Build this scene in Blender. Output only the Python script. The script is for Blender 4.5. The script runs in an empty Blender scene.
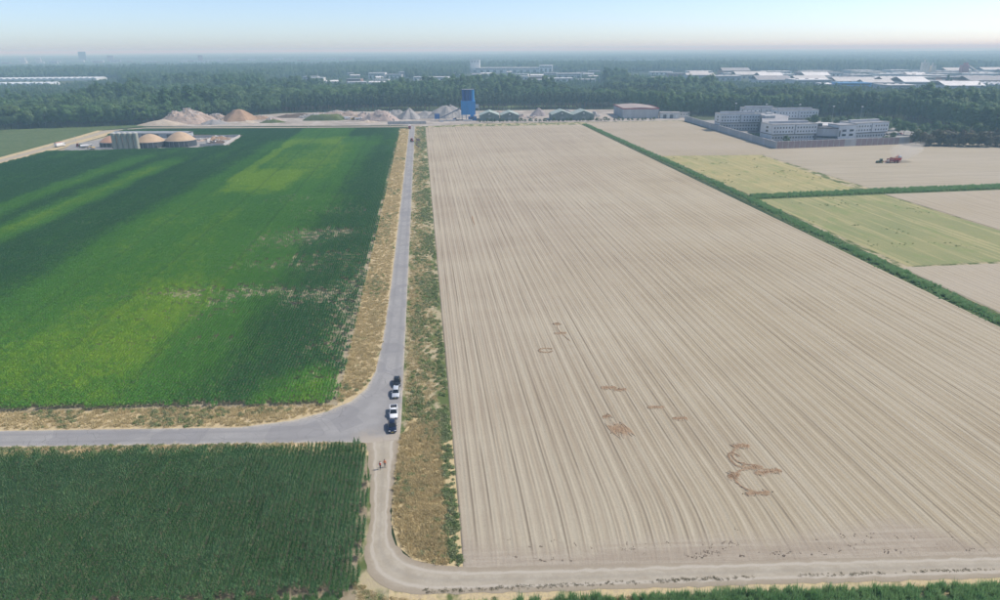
import bpy, bmesh, math, random
import numpy as np
from mathutils import Vector, Matrix, Quaternion

# ------------------------------------------------------------------ camera, sky, sun, exposure
scene = bpy.context.scene
COL = scene.collection
R = math.radians
CAM_H = 76.0
PITCH, YAW, ROLL = R(20.348), R(6.332), R(0.344)
fwd = Vector((math.sin(YAW)*math.cos(PITCH), math.cos(YAW)*math.cos(PITCH), -math.sin(PITCH)))
rgt = Vector((math.cos(YAW), -math.sin(YAW), 0.0))
upv = rgt.cross(fwd)
r2 = rgt*math.cos(ROLL) - upv*math.sin(ROLL)
u2 = upv*math.cos(ROLL) + rgt*math.sin(ROLL)
cam_data = bpy.data.cameras.new('camera')
cam_data.sensor_width = 36.0
cam_data.lens = 36.0*0.676
cam_data.clip_start = 0.5
cam_data.clip_end = 120000.0
cam = bpy.data.objects.new('camera', cam_data)
COL.objects.link(cam)
cam.matrix_world = Matrix(((r2.x, u2.x, -fwd.x, 0), (r2.y, u2.y, -fwd.y, 0), (r2.z, u2.z, -fwd.z, CAM_H), (0, 0, 0, 1)))
scene.camera = cam

SUN_EL, SUN_AZ = R(50), R(84)            # azimuth from +Y towards +X
world = bpy.data.worlds.new('World')
scene.world = world
world.use_nodes = True
wn = world.node_tree
wn.nodes.clear()
sky = wn.nodes.new('ShaderNodeTexSky')
sky.sky_type = 'NISHITA'
sky.sun_disc = False
sky.sun_elevation = SUN_EL
sky.sun_rotation = SUN_AZ
sky.altitude = 0
sky.air_density = 0.56
sky.dust_density = 0.70
sky.ozone_density = 1.8
bg = wn.nodes.new('ShaderNodeBackground')
bg.inputs['Strength'].default_value = 0.138
wo = wn.nodes.new('ShaderNodeOutputWorld')
wn.links.new(sky.outputs[0], bg.inputs['Color'])
wn.links.new(bg.outputs[0], wo.inputs['Surface'])

sd = bpy.data.lights.new('sun', 'SUN')
sd.energy = 3.2
sd.angle = R(0.6)
sd.color = (1.0, 0.95, 0.87)
sun = bpy.data.objects.new('sun', sd)
COL.objects.link(sun)
sun_dir = Vector((math.sin(SUN_AZ)*math.cos(SUN_EL), math.cos(SUN_AZ)*math.cos(SUN_EL), math.sin(SUN_EL)))
sun.rotation_euler = (-sun_dir).to_track_quat('-Z', 'Y').to_euler()
sun.location = (200, 0, 300)

vs = scene.view_settings
vs.view_transform = 'Standard'
vs.look = 'None'
vs.exposure = 0.42
vs.gamma = 1.0
vs.use_curve_mapping = False
scene.cycles.volume_bounces = 1
scene.cycles.max_bounces = 5
scene.cycles.diffuse_bounces = 2
scene.cycles.use_denoising = True
scene.cycles.denoiser = 'OPENIMAGEDENOISE'
scene.cycles.volume_step_rate = 1.0

rnd = random.Random(7)
rng = np.random.default_rng(7)

# ------------------------------------------------------------------ helpers: tags, meshes
def tag(o, label=None, cat=None, group=None, kind=None):
    if label: o['label'] = label
    if cat: o['category'] = cat
    if group: o['group'] = group
    if kind: o['kind'] = kind
    return o

def thing(name, label, cat, loc=(0, 0, 0), rz=0.0, group=None):
    o = bpy.data.objects.new(name, None)
    o.empty_display_size = 0.5
    COL.objects.link(o)
    o.location = loc
    o.rotation_euler = (0, 0, rz)
    return tag(o, label, cat, group)

def link(name, me, parent=None, loc=None, rz=None):
    o = bpy.data.objects.new(name, me)
    COL.objects.link(o)
    if parent is not None: o.parent = parent
    if loc is not None: o.location = loc
    if rz is not None: o.rotation_euler = (0, 0, rz)
    return o

def copy_tree(o, parent=None):
    c = o.copy()
    COL.objects.link(c)
    c.parent = parent
    for ch in list(o.children):
        copy_tree(ch, c)
    return c

class MB:
    """collects polygons, then becomes one mesh"""
    def __init__(s):
        s.v, s.f, s.m = [], [], []
        s.cur = 0
    def add(s, vs_, fs_):
        b = len(s.v)
        s.v.extend([tuple(p) for p in vs_])
        for f in fs_:
            s.f.append([b+i for i in f]); s.m.append(s.cur)
        return s
    def box(s, c, d, rz=0.0, tilt=None, top=1.0):
        x, y, z = d[0]/2, d[1]/2, d[2]/2
        p = [Vector((i*x*(top if k > 0 else 1), j*y*(top if k > 0 else 1), k*z)) for k in (-1, 1) for j in (-1, 1) for i in (-1, 1)]
        M = Matrix.Rotation(rz, 3, 'Z')
        if tilt: M = M @ Matrix.Rotation(tilt[1], 3, tilt[0])
        c = Vector(c)
        return s.add([c + M @ q for q in p], [(0, 2, 3, 1), (4, 5, 7, 6), (0, 1, 5, 4), (2, 6, 7, 3), (0, 4, 6, 2), (1, 3, 7, 5)])
    def tube(s, p0, p1, r0, r1=None, n=8, caps=True):
        r1 = r0 if r1 is None else r1
        p0, p1 = Vector(p0), Vector(p1)
        q = (p1-p0).to_track_quat('Z', 'Y')
        vs_, fs_ = [], []
        for k in range(n):
            a = 2*math.pi*k/n
            d = q @ Vector((math.cos(a), math.sin(a), 0))
            vs_.append(p0 + d*r0); vs_.append(p1 + d*r1)
        for k in range(n):
            a, b = 2*k, 2*((k+1) % n)
            fs_.append((a, b, b+1, a+1))
        if caps:
            fs_.append([2*k for k in range(n)][::-1]); fs_.append([2*k+1 for k in range(n)])
        return s.add(vs_, fs_)
    def lathe(s, prof, n=24, c=(0, 0, 0)):
        vs_, fs_ = [], []
        m = len(prof)
        for k in range(n):
            a = 2*math.pi*k/n
            for r, z in prof:
                vs_.append((c[0]+r*math.cos(a), c[1]+r*math.sin(a), c[2]+z))
        for k in range(n):
            for j in range(m-1):
                a, b = k*m+j, ((k+1) % n)*m+j
                fs_.append((a, b, b+1, a+1))
        return s.add(vs_, fs_)
    def prism(s, poly, z0, z1):
        n = len(poly)
        vs_ = [(x, y, z0) for x, y in poly] + [(x, y, z1) for x, y in poly]
        fs_ = [(i, (i+1) % n, n+(i+1) % n, n+i) for i in range(n)]
        fs_.append(list(range(n))[::-1]); fs_.append([n+i for i in range(n)])
        return s.add(vs_, fs_)
    def extrude_x(s, prof, x0, x1):          # profile in (y,z) swept along x
        n = len(prof)
        vs_ = [(x0, y, z) for y, z in prof] + [(x1, y, z) for y, z in prof]
        fs_ = [(i, n+i, n+(i+1) % n, (i+1) % n) for i in range(n)]
        fs_.append(list(range(n))); fs_.append([n+i for i in range(n)][::-1])
        return s.add(vs_, fs_)
    def mesh(s, name, mats, smooth=False, fix=True):
        me = bpy.data.meshes.new(name)
        me.from_pydata(s.v, [], s.f)
        if not isinstance(mats, (list, tuple)): mats = [mats]
        for m in mats: me.materials.append(m)
        if len(mats) > 1: me.polygons.foreach_set('material_index', s.m)
        if fix:
            bm = bmesh.new(); bm.from_mesh(me)
            bmesh.ops.recalc_face_normals(bm, faces=bm.faces[:])
            bm.to_mesh(me); bm.free()
        if smooth: me.polygons.foreach_set('use_smooth', [True]*len(me.polygons))
        me.update()
        return me
    def build(s, name, mats, parent=None, loc=None, rz=None, smooth=False, bevel=0.0):
        me = s.mesh(name, mats, smooth)
        if bevel:
            bm = bmesh.new(); bm.from_mesh(me)
            bmesh.ops.bevel(bm, geom=bm.edges[:], offset=bevel, segments=2, profile=0.5, affect='EDGES')
            bm.to_mesh(me); bm.free()
        return link(name, me, parent, loc, rz)

# ------------------------------------------------------------------ helpers: materials
class SH:
    """small wrapper for building a node material"""
    def __init__(s, name):
        s.mat = bpy.data.materials.new(name)
        s.mat.use_nodes = True
        s.nt = s.mat.node_tree
        s.nt.nodes.clear()
        s.out = s.nt.nodes.new('ShaderNodeOutputMaterial')
        s.bsdf = s.nt.nodes.new('ShaderNodeBsdfPrincipled')
        s.nt.links.new(s.bsdf.outputs[0], s.out.inputs['Surface'])
        s.geo = None
    def set(s, sock, v):
        if v is None: return
        if isinstance(v, bpy.types.NodeSocket): s.nt.links.new(v, sock)
        elif isinstance(v, (tuple, list)) and len(v) == 3 and sock.type == 'RGBA': sock.default_value = (*v, 1)
        else: sock.default_value = v
    def pos(s):
        if not s.geo: s.geo = s.nt.nodes.new('ShaderNodeNewGeometry')
        return s.geo.outputs['Position']
    def obj(s):
        return s.nt.nodes.new('ShaderNodeTexCoord').outputs['Object']
    def rand(s):
        return s.nt.nodes.new('ShaderNodeObjectInfo').outputs['Random']
    def attr(s, name):
        n = s.nt.nodes.new('ShaderNodeAttribute'); n.attribute_name = name
        return n.outputs['Fac']
    def sep(s, v):
        n = s.nt.nodes.new('ShaderNodeSeparateXYZ'); s.set(n.inputs[0], v)
        return n.outputs
    def comb(s, x, y, z=0.0):
        n = s.nt.nodes.new('ShaderNodeCombineXYZ')
        for i, q in enumerate((x, y, z)): s.set(n.inputs[i], q)
        return n.outputs[0]
    def m(s, op, a, b=None, c=None, clamp=False):
        n = s.nt.nodes.new('ShaderNodeMath'); n.operation = op; n.use_clamp = clamp
        for i, q in enumerate((a, b, c)):
            if q is not None: s.set(n.inputs[i], q)
        return n.outputs[0]
    def noise(s, vec, scale=1.0, detail=3.0, rough=0.5, dist=0.0):
        n = s.nt.nodes.new('ShaderNodeTexNoise')
        s.set(n.inputs['Vector'], vec)
        n.inputs['Scale'].default_value = scale; n.inputs['Detail'].default_value = detail
        n.inputs['Roughness'].default_value = rough; n.inputs['Distortion'].default_value = dist
        return n.outputs['Fac']
    def vscale(s, vec, sc):
        n = s.nt.nodes.new('ShaderNodeVectorMath'); n.operation = 'MULTIPLY'
        s.set(n.inputs[0], vec); n.inputs[1].default_value = sc
        return n.outputs[0]
    def rng(s, v, a, b, c=0.0, d=1.0, smooth=True):
        n = s.nt.nodes.new('ShaderNodeMapRange'); n.clamp = True
        if smooth: n.interpolation_type = 'SMOOTHSTEP'
        s.set(n.inputs['Value'], v)
        for k, q in zip(('From Min', 'From Max', 'To Min', 'To Max'), (a, b, c, d)): s.set(n.inputs[k], q)
        return n.outputs['Result']
    def mix(s, f, a, b, mode='MIX'):
        n = s.nt.nodes.new('ShaderNodeMix'); n.data_type = 'RGBA'; n.blend_type = mode
        s.set(n.inputs[0], f); s.set(n.inputs[6], a); s.set(n.inputs[7], b)
        return n.outputs[2]
    def bump(s, h, strength=0.5, dist=0.1):
        n = s.nt.nodes.new('ShaderNodeBump')
        n.inputs['Strength'].default_value = strength; n.inputs['Distance'].default_value = dist
        s.set(n.inputs['Height'], h)
        s.nt.links.new(n.outputs[0], s.bsdf.inputs['Normal'])
    def done(s, color, rough=0.85, spec=0.3, metal=0.0):
        s.set(s.bsdf.inputs['Base Color'], color)
        s.set(s.bsdf.inputs['Roughness'], rough)
        s.bsdf.inputs['Specular IOR Level'].default_value = spec
        s.bsdf.inputs['Metallic'].default_value = metal
        return s.mat

_pm = {}
def paint(name, col, rough=0.6, var=0.18, scale=0.8, spec=0.4, metal=0.0, streak=False):
    """painted / plain surface with some weathering"""
    if name in _pm: return _pm[name]
    s = SH(name)
    p = s.obj()
    if streak: p = s.vscale(p, (1.0, 1.0, 0.18))
    n = s.noise(p, scale, 4, 0.6)
    n2 = s.noise(p, scale*6.3, 2)
    f = s.m('ADD', s.m('MULTIPLY', n, 0.7), s.m('MULTIPLY', n2, 0.3))
    dark = tuple(c*(1-var*1.5) for c in col); lite = tuple(min(1, c*(1+var)) for c in col)
    _pm[name] = s.done(s.mix(s.rng(f, 0.3, 0.7), dark, lite), rough, spec, metal)
    return _pm[name]

def sheet(name, poly, z, mat, label, cat):
    me = bpy.data.meshes.new(name)
    me.from_pydata([(x, y, z) for x, y in poly], [], [list(range(len(poly)))])
    bm = bmesh.new(); bm.from_mesh(me)
    if bm.faces[:] and sum(f.normal.z for f in bm.faces) < 0: bmesh.ops.reverse_faces(bm, faces=bm.faces[:])
    bmesh.ops.triangulate(bm, faces=bm.faces[:])
    bm.to_mesh(me); bm.free()
    me.materials.append(mat)
    o = link(name, me)
    return tag(o, label, cat, kind='structure')

def in_poly(px, py, poly):
    """vectorised point in polygon"""
    px, py = np.asarray(px), np.asarray(py)
    inside = np.zeros(px.shape, bool)
    n = len(poly)
    for i in range(n):
        x0, y0 = poly[i]; x1, y1 = poly[(i+1) % n]
        if y0 == y1: continue
        c = ((y0 > py) != (y1 > py)) & (px < (x1-x0)*(py-y0)/(y1-y0)+x0)
        inside ^= c
    return inside

FW, RG, UP = (np.array(v) for v in (fwd, r2, u2))
def in_view(x, y, z=0.0, m=0.16):
    """True where a ground point lies in the camera's field, with a margin for a step to the side"""
    v = np.stack([x, y, np.zeros_like(x)+z-CAM_H], -1)
    d = v @ FW
    a, b = (v @ RG)/d*0.676, (v @ UP)/d*0.676
    return (d > 5) & (np.abs(a) < 0.5+m) & (b > -0.3-m) & (b < 0.3+m)

def vnoise(x, y, scale, seed=0):
    """smooth value noise in 0..1"""
    x, y = np.asarray(x, float)/scale, np.asarray(y, float)/scale
    xi, yi = np.floor(x).astype(np.int64), np.floor(y).astype(np.int64)
    fx, fy = x-xi, y-yi
    fx, fy = fx*fx*(3-2*fx), fy*fy*(3-2*fy)
    def h(a, b):
        q = (a*374761393 + b*668265263 + seed*1442695041) & 0x7fffffff
        q = ((q ^ (q >> 13))*1274126177) & 0x7fffffff
        return ((q ^ (q >> 16)) & 0xffff)/65535.0
    return (h(xi, yi)*(1-fx)+h(xi+1, yi)*fx)*(1-fy)+(h(xi, yi+1)*(1-fx)+h(xi+1, yi+1)*fx)*fy

# ------------------------------------------------------------------ helpers: scattering of uncountable growth
def scatter(name, pts, rot, scl, idx, protos, label, cat, parent=None):
    """ONE object of kind stuff; geometry nodes set the prototypes on its points"""
    pts = np.asarray(pts, np.float32).reshape(-1, 3)
    n = len(pts)
    me = bpy.data.meshes.new(name)
    me.vertices.add(n)
    me.vertices.foreach_set('co', pts.ravel())
    a = me.attributes.new('idx', 'INT', 'POINT'); a.data.foreach_set('value', np.asarray(idx, np.int32))
    a = me.attributes.new('rot', 'FLOAT_VECTOR', 'POINT')
    rv = np.zeros((n, 3), np.float32); rv[:, 2] = rot; a.data.foreach_set('vector', rv.ravel())
    a = me.attributes.new('scl', 'FLOAT_VECTOR', 'POINT')
    sv = np.asarray(scl, np.float32)
    if sv.ndim == 1: sv = np.repeat(sv[:, None], 3, 1)
    a.data.foreach_set('vector', np.ascontiguousarray(sv).ravel())
    o = link(name, me, parent)
    tag(o, label, cat, kind='stuff')
    coll = bpy.data.collections.new(name+'_pieces')
    for k, pm in enumerate(protos):
        po = bpy.data.objects.new('%s_piece_%02d' % (name, k), pm)
        coll.objects.link(po)
    ng = bpy.data.node_groups.new(name+'_nodes', 'GeometryNodeTree')
    ng.interface.new_socket('Geometry', in_out='INPUT', socket_type='NodeSocketGeometry')
    ng.interface.new_socket('Geometry', in_out='OUTPUT', socket_type='NodeSocketGeometry')
    N, L = ng.nodes, ng.links
    gi, go = N.new('NodeGroupInput'), N.new('NodeGroupOutput')
    iop = N.new('GeometryNodeInstanceOnPoints')
    ci = N.new('GeometryNodeCollectionInfo')
    ci.inputs['Collection'].default_value = coll
    ci.inputs['Separate Children'].default_value = True
    ci.inputs['Reset Children'].default_value = True
    iop.inputs['Pick Instance'].default_value = True
    L.new(gi.outputs[0], iop.inputs['Points']); L.new(ci.outputs[0], iop.inputs['Instance'])
    for nm, ty, so in (('idx', 'INT', 'Instance Index'), ('rot', 'FLOAT_VECTOR', 'Rotation'), ('scl', 'FLOAT_VECTOR', 'Scale')):
        at = N.new('GeometryNodeInputNamedAttribute'); at.data_type = ty
        at.inputs['Name'].default_value = nm
        L.new(at.outputs['Attribute'], iop.inputs[so])
    L.new(iop.outputs[0], go.inputs[0])
    md = o.modifiers.new('scatter', 'NODES'); md.node_group = ng
    return o

def quads_mesh(name, V, mat, tri=False):
    """mesh of loose quads from an array (n,4,3)"""
    V = np.asarray(V, np.float32)
    n = len(V)
    me = bpy.data.meshes.new(name)
    me.vertices.add(n*4); me.vertices.foreach_set('co', V.reshape(-1))
    me.loops.add(n*4); me.loops.foreach_set('vertex_index', np.arange(n*4, dtype=np.int32))
    me.polygons.add(n); me.polygons.foreach_set('loop_start', np.arange(0, n*4, 4, dtype=np.int32))
    me.update(calc_edges=True)
    me.materials.append(mat)
    return me

def rot_frame(d):
    """two vectors across each direction d (n,3)"""
    d = d/np.linalg.norm(d, axis=1, keepdims=True)
    a = np.where(np.abs(d[:, 2:3]) < 0.9, np.array([[0, 0, 1.0]]), np.array([[1.0, 0, 0]]))
    x = np.cross(a, d); x /= np.linalg.norm(x, axis=1, keepdims=True)
    return x, np.cross(d, x)

def leaf_quads(C, D, size, g, aspect=1.5):
    """quads at centres C facing about D, turned at random"""
    n = len(C)
    x, y = rot_frame(D)
    t = g.uniform(0, 2*np.pi, n)[:, None]
    a = x*np.cos(t)+y*np.sin(t); b = -x*np.sin(t)+y*np.cos(t)
    s = (size*g.uniform(0.6, 1.4, n))[:, None] if np.isscalar(size) else size[:, None]
    a, b = a*s*0.5*aspect, b*s*0.5
    bend = D/np.linalg.norm(D, axis=1, keepdims=True)*s*0.12
    return np.stack([C-a-bend, C-b*g.uniform(.6, 1, n)[:, None]+bend, C+a-bend, C+b+bend], 1)

# ------------------------------------------------------------------ land materials
def land_mat(name, a, b, c, s1, s2, rough=0.95, stretch=(1, 1, 1), bump=0.0):
    s = SH(name)
    p = s.vscale(s.pos(), stretch)
    n1 = s.noise(p, s1, 4, 0.55); n2 = s.noise(p, s2, 4, 0.6)
    col = s.mix(s.rng(n1, 0.35, 0.65), a, b)
    col = s.mix(s.rng(n2, 0.45, 0.72), col, c)
    if bump: s.bump(n2, 0.6, bump)
    return s.done(col, rough, 0.15)

M = {}
M['far_land'] = land_mat('far_land', (.030, .050, .022), (.045, .068, .028), (.085, .095, .05), .004, .0013)
M['grass'] = land_mat('grass_land', (.060, .105, .035), (.085, .130, .045), (.16, .16, .075), .06, .4, bump=.05)
M['pale_grass'] = land_mat('pale_grass_land', (.13, .20, .06), (.17, .23, .08), (.23, .25, .11), .03, .2)
M['yard'] = land_mat('yard_ground', (.38, .335, .285), (.27, .235, .20), (.47, .44, .40), .03, .09)
M['concrete_pad'] = land_mat('concrete_pad', (.26, .255, .25), (.33, .32, .30), (.20, .19, .18), .05, .3)
M['corn_soil'] = land_mat('corn_soil', (.33, .28, .19), (.38, .32, .22), (.25, .21, .15), .05, .7)
M['near_soil'] = land_mat('near_soil', (.27, .22, .15), (.31, .26, .18), (.20, .165, .11), .2, 1.0)
M['bank'] = land_mat('ditch_bank', (.06, .10, .035), (.10, .13, .05), (.035, .055, .02), .3, 1.2)

# road: worn pale asphalt, sandy along its edges, patched and tracked
s = SH('road_asphalt')
p = s.pos(); xyz = s.sep(p)
n1 = s.noise(p, .25, 4, .6); n2 = s.noise(p, 2.5, 4, .7); n3 = s.noise(p, .06, 4, .6)
col = s.mix(s.rng(n1, .3, .7), (.262, .254, .246), (.312, .302, .290))
col = s.mix(s.m('MULTIPLY', s.rng(n3, .42, .62), .5), col, (.335, .325, .315))
col = s.mix(s.m('MULTIPLY', s.rng(n2, .55, .75), .35), col, (.17, .165, .165))
edge = s.attr('edge')
ed = s.m('ADD', edge, s.m('MULTIPLY', s.m('SUBTRACT', n2, .5), .9))
col = s.mix(s.rng(ed, .80, 1.05), col, (.46, .41, .33))
dustf = s.m('MULTIPLY', s.rng(s.m('ADD', xyz[1], s.m('MULTIPLY', s.m('SUBTRACT', n1, .5), 9.0)), 129.5, 123.2), s.rng(xyz[0], -19, -14))
col = s.mix(s.m('MULTIPLY', dustf, .9), col, (.385, .335, .27))
lane = s.m('ABSOLUTE', s.m('SUBTRACT', edge, .48))
col = s.mix(s.m('MULTIPLY', s.m('MULTIPLY', s.rng(lane, .22, .05), s.rng(n1, .3, .6)), .35), col, (.19, .185, .185))
vo = s.nt.nodes.new('ShaderNodeTexVoronoi'); vo.feature = 'DISTANCE_TO_EDGE'; vo.inputs['Scale'].default_value = .45
s.set(vo.inputs['Vector'], s.mix(.25, p, s.nt.nodes.new('ShaderNodeTexNoise').outputs['Color']))
col = s.mix(s.m('MULTIPLY', s.m('MULTIPLY', s.rng(vo.outputs['Distance'], .02, .004), s.rng(n3, .45, .6)), .6), col, (.11, .105, .10))
pa = s.nt.nodes.new('ShaderNodeTexVoronoi'); pa.inputs['Scale'].default_value = .16; s.set(pa.inputs['Vector'], p)
col = s.mix(s.m('MULTIPLY', s.rng(s.sep(pa.outputs['Color'])[0], .72, .74), .35), col, (.20, .195, .20))
s.bump(n2, .25, .01)
M['road'] = s.done(col, .9, .25)

# dirt track: pale dust, darker down the middle, wheel lines
s = SH('dirt_track')
p = s.pos()
n1 = s.noise(p, .35, 5, .65); n2 = s.noise(p, 1.6, 6, .75); n3 = s.noise(p, 6, 4, .7)
edge = s.attr('edge')
col = s.mix(s.rng(n1, .3, .7), (.35, .305, .235), (.42, .375, .30))
ed = s.m('ADD', edge, s.m('MULTIPLY', s.m('SUBTRACT', n2, .5), .8))
col = s.mix(s.m('MULTIPLY', s.rng(ed, .35, .9), .75), col, (.30, .25, .185))
lane = s.m('ABSOLUTE', s.m('SUBTRACT', edge, .52))
col = s.mix(s.m('MULTIPLY', s.rng(s.m('ADD', lane, s.m('MULTIPLY', s.m('SUBTRACT', n1, .5), .35)), .16, .03), .7), col, (.475, .43, .36))
mid = s.m('ADD', edge, s.m('MULTIPLY', s.m('SUBTRACT', n2, .5), .7))
col = s.mix(s.m('MULTIPLY', s.rng(mid, .22, .02), .45), col, (.30, .27, .22))
col = s.mix(s.m('MULTIPLY', s.rng(n3, .55, .68), .55), col, (.25, .215, .165))
s.bump(n2, .5, .05)
M['track'] = s.done(col, .95, .1)

# dry verges: straw to green in patches
def verge_mat(name, green, straw=(.56, .455, .255), soil=(.43, .345, .235)):
    s = SH(name)
    p = s.vscale(s.pos(), (1, .45, 1))
    n1 = s.noise(p, .22, 4, .6); n2 = s.noise(s.pos(), 1.3, 5, .7); n3 = s.noise(s.pos(), 5, 3, .6)
    col = s.mix(s.rng(n2, .35, .7), straw, soil)
    col = s.mix(s.rng(n1, *green), col, (.10, .135, .045))
    col = s.mix(s.m('MULTIPLY', s.rng(n3, .52, .7), .4), col, (.26, .20, .12))
    s.bump(n3, .6, .12)
    return s.done(col, .95, .1)
M['verge'] = verge_mat('verge_grass', (.56, .70))
M['verge_weedy'] = verge_mat('verge_weeds', (.42, .58), straw=(.44, .38, .23), soil=(.39, .325, .23))
M['golden'] = verge_mat('golden_grass', (.62, .78), straw=(.56, .455, .255), soil=(.47, .37, .21))

# bare potato field: ridges run along the attribute 'row' (metres across)
def ridge_mat(name, base, lite, dark, k=1.0, bed=3.0, cross=False):
    s = SH(name)
    p = s.pos(); xyz = s.sep(p)
    u, y = s.attr('row'), (xyz[0] if cross else xyz[1])
    head = s.attr('head')
    wob = s.m('MULTIPLY', s.m('SUBTRACT', s.noise(p, .03, 2), .5), .25)
    uw = s.m('ADD', u, wob)
    na = s.noise(s.comb(s.m('MULTIPLY', uw, .55), s.m('MULTIPLY', y, .004)), 1.0, 4, .62)
    nb = s.noise(s.comb(s.m('MULTIPLY', uw, 3.4), s.m('MULTIPLY', y, .03), 3.7), 1.0, 3, .6)
    big = s.noise(s.vscale(p, (.45, 1.0, 1)), .016, 5, .62)
    hue = s.noise(p, .006, 3, .5)
    fine = s.noise(p, 3.0, 5, .75)
    clod = s.noise(p, 9.0, 3, .7)
    hx = s.m('ADD', s.m('MULTIPLY', s.m('SUBTRACT', xyz[0], s.m('MULTIPLY', xyz[1], .25)), .006), hue)
    col = s.mix(s.rng(hx, .2, .9), tuple(c*d for c, d in zip(base, (.97, .955, .97))), tuple(c*d for c, d in zip(base, (1.06, 1.05, .96))))
    col = s.mix(s.m('MULTIPLY', s.rng(big, .40, .66), .55), col, lite)
    col = s.mix(s.m('MULTIPLY', s.rng(big, .46, .30), .5), col, dark)
    col = s.mix(s.m('MULTIPLY', s.rng(na, .47, .66), .55*k), col, lite)
    col = s.mix(s.m('MULTIPLY', s.rng(na, .45, .28), .55*k), col, dark)
    col = s.mix(s.m('MULTIPLY', s.rng(nb, .56, .72), .38*k), col, lite)
    col = s.mix(s.m('MULTIPLY', s.rng(nb, .42, .27), .5*k), col, dark)
    sw = s.m('SINE', s.m('ADD', s.m('MULTIPLY', uw, 2*math.pi/2.25), s.m('MULTIPLY', na, 1.4)))
    col = s.mix(s.m('MULTIPLY', s.rng(sw, .35, .9), .45*k), col, lite)
    col = s.mix(s.m('MULTIPLY', s.rng(sw, -.6, -1.0), .30*k), col, dark)
    bedp = s.m('PINGPONG', uw, bed/2)                         # wheel furrow every bed width
    fur = s.m('MULTIPLY', s.rng(bedp, .26, .06), s.rng(s.noise(s.comb(s.m('MULTIPLY', u, .31), s.m('MULTIPLY', y, .02), 9.1), 1.0, 2), .42, .62))
    col = s.mix(s.m('MULTIPLY', fur, .8*k), col, tuple(c*.70 for c in dark))
    # headland: cross tracks and trampled soil
    hl = s.noise(s.comb(s.m('MULTIPLY', xyz[0], .05), s.m('ADD', s.m('MULTIPLY', y, .9), s.m('MULTIPLY', xyz[0], .07)), 1.3), 1.0, 4, .65)
    hcol = s.mix(s.rng(hl, .35, .65), (.325, .27, .21), (.41, .355, .285))
    hcol = s.mix(s.m('MULTIPLY', s.rng(fine, .58, .70), .5), hcol, (.20, .17, .135))
    col = s.mix(s.m('MULTIPLY', head, .85), col, hcol)
    col = s.mix(s.m('MULTIPLY', s.rng(fine, .50, .72), .42), col, dark)
    col = s.mix(s.m('MULTIPLY', s.rng(fine, .46, .30), .30), col, lite)
    col = s.mix(s.m('MULTIPLY', s.rng(clod, .58, .72), .5), col, tuple(c*.62 for c in dark))
    s.bump(s.m('ADD', fine, s.m('MULTIPLY', clod, .5)), .7, .10)
    return s.done(col, .97, .08)
M['ridges'] = ridge_mat('ridged_soil', (.352, .298, .222), (.456, .406, .308), (.268, .219, .157))
M['ridges_pale'] = ridge_mat('ridged_pale_soil', (.352, .302, .232), (.440, .388, .308), (.28, .232, .174), .75)
M['cross_soil'] = ridge_mat('cross_harvested_soil', (.345, .302, .236), (.425, .378, .298), (.262, .23, .186), .8, cross=True)
M['smooth_soil'] = ridge_mat('harvested_soil', (.34, .292, .226), (.415, .365, .288), (.275, .232, .178), .6)

# stubble gone yellow, green weed patches
def stubble(name, c1, c2, g):
    s = SH(name)
    p = s.pos(); xyz = s.sep(p)
    n1 = s.noise(p, .035, 4, .6); n2 = s.noise(s.vscale(p, (1, .5, 1)), .12, 5, .65); n3 = s.noise(p, 1.2, 4, .7)
    st = s.noise(s.comb(s.m('MULTIPLY', xyz[0], .33), s.m('MULTIPLY', xyz[1], .01)), 1.0, 3, .6)
    col = s.mix(s.rng(n1, .35, .65), c1, c2)
    col = s.mix(s.m('MULTIPLY', s.rng(st, .48, .62), .5), col, (.47, .40, .21))
    col = s.mix(s.m('MULTIPLY', s.rng(n2, *g), .62), col, (.20, .25, .095))
    col = s.mix(s.m('MULTIPLY', s.rng(n3, .45, .7), .5), col, (.20, .19, .08))
    s.bump(n3, .6, .1)
    return s.done(col, .95, .1)
M['stubble'] = stubble('yellow_stubble', (.37, .32, .155), (.30, .285, .14), (.52, .66))
M['stubble2'] = stubble('green_stubble', (.275, .272, .130), (.225, .245, .115), (.50, .66))


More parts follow.
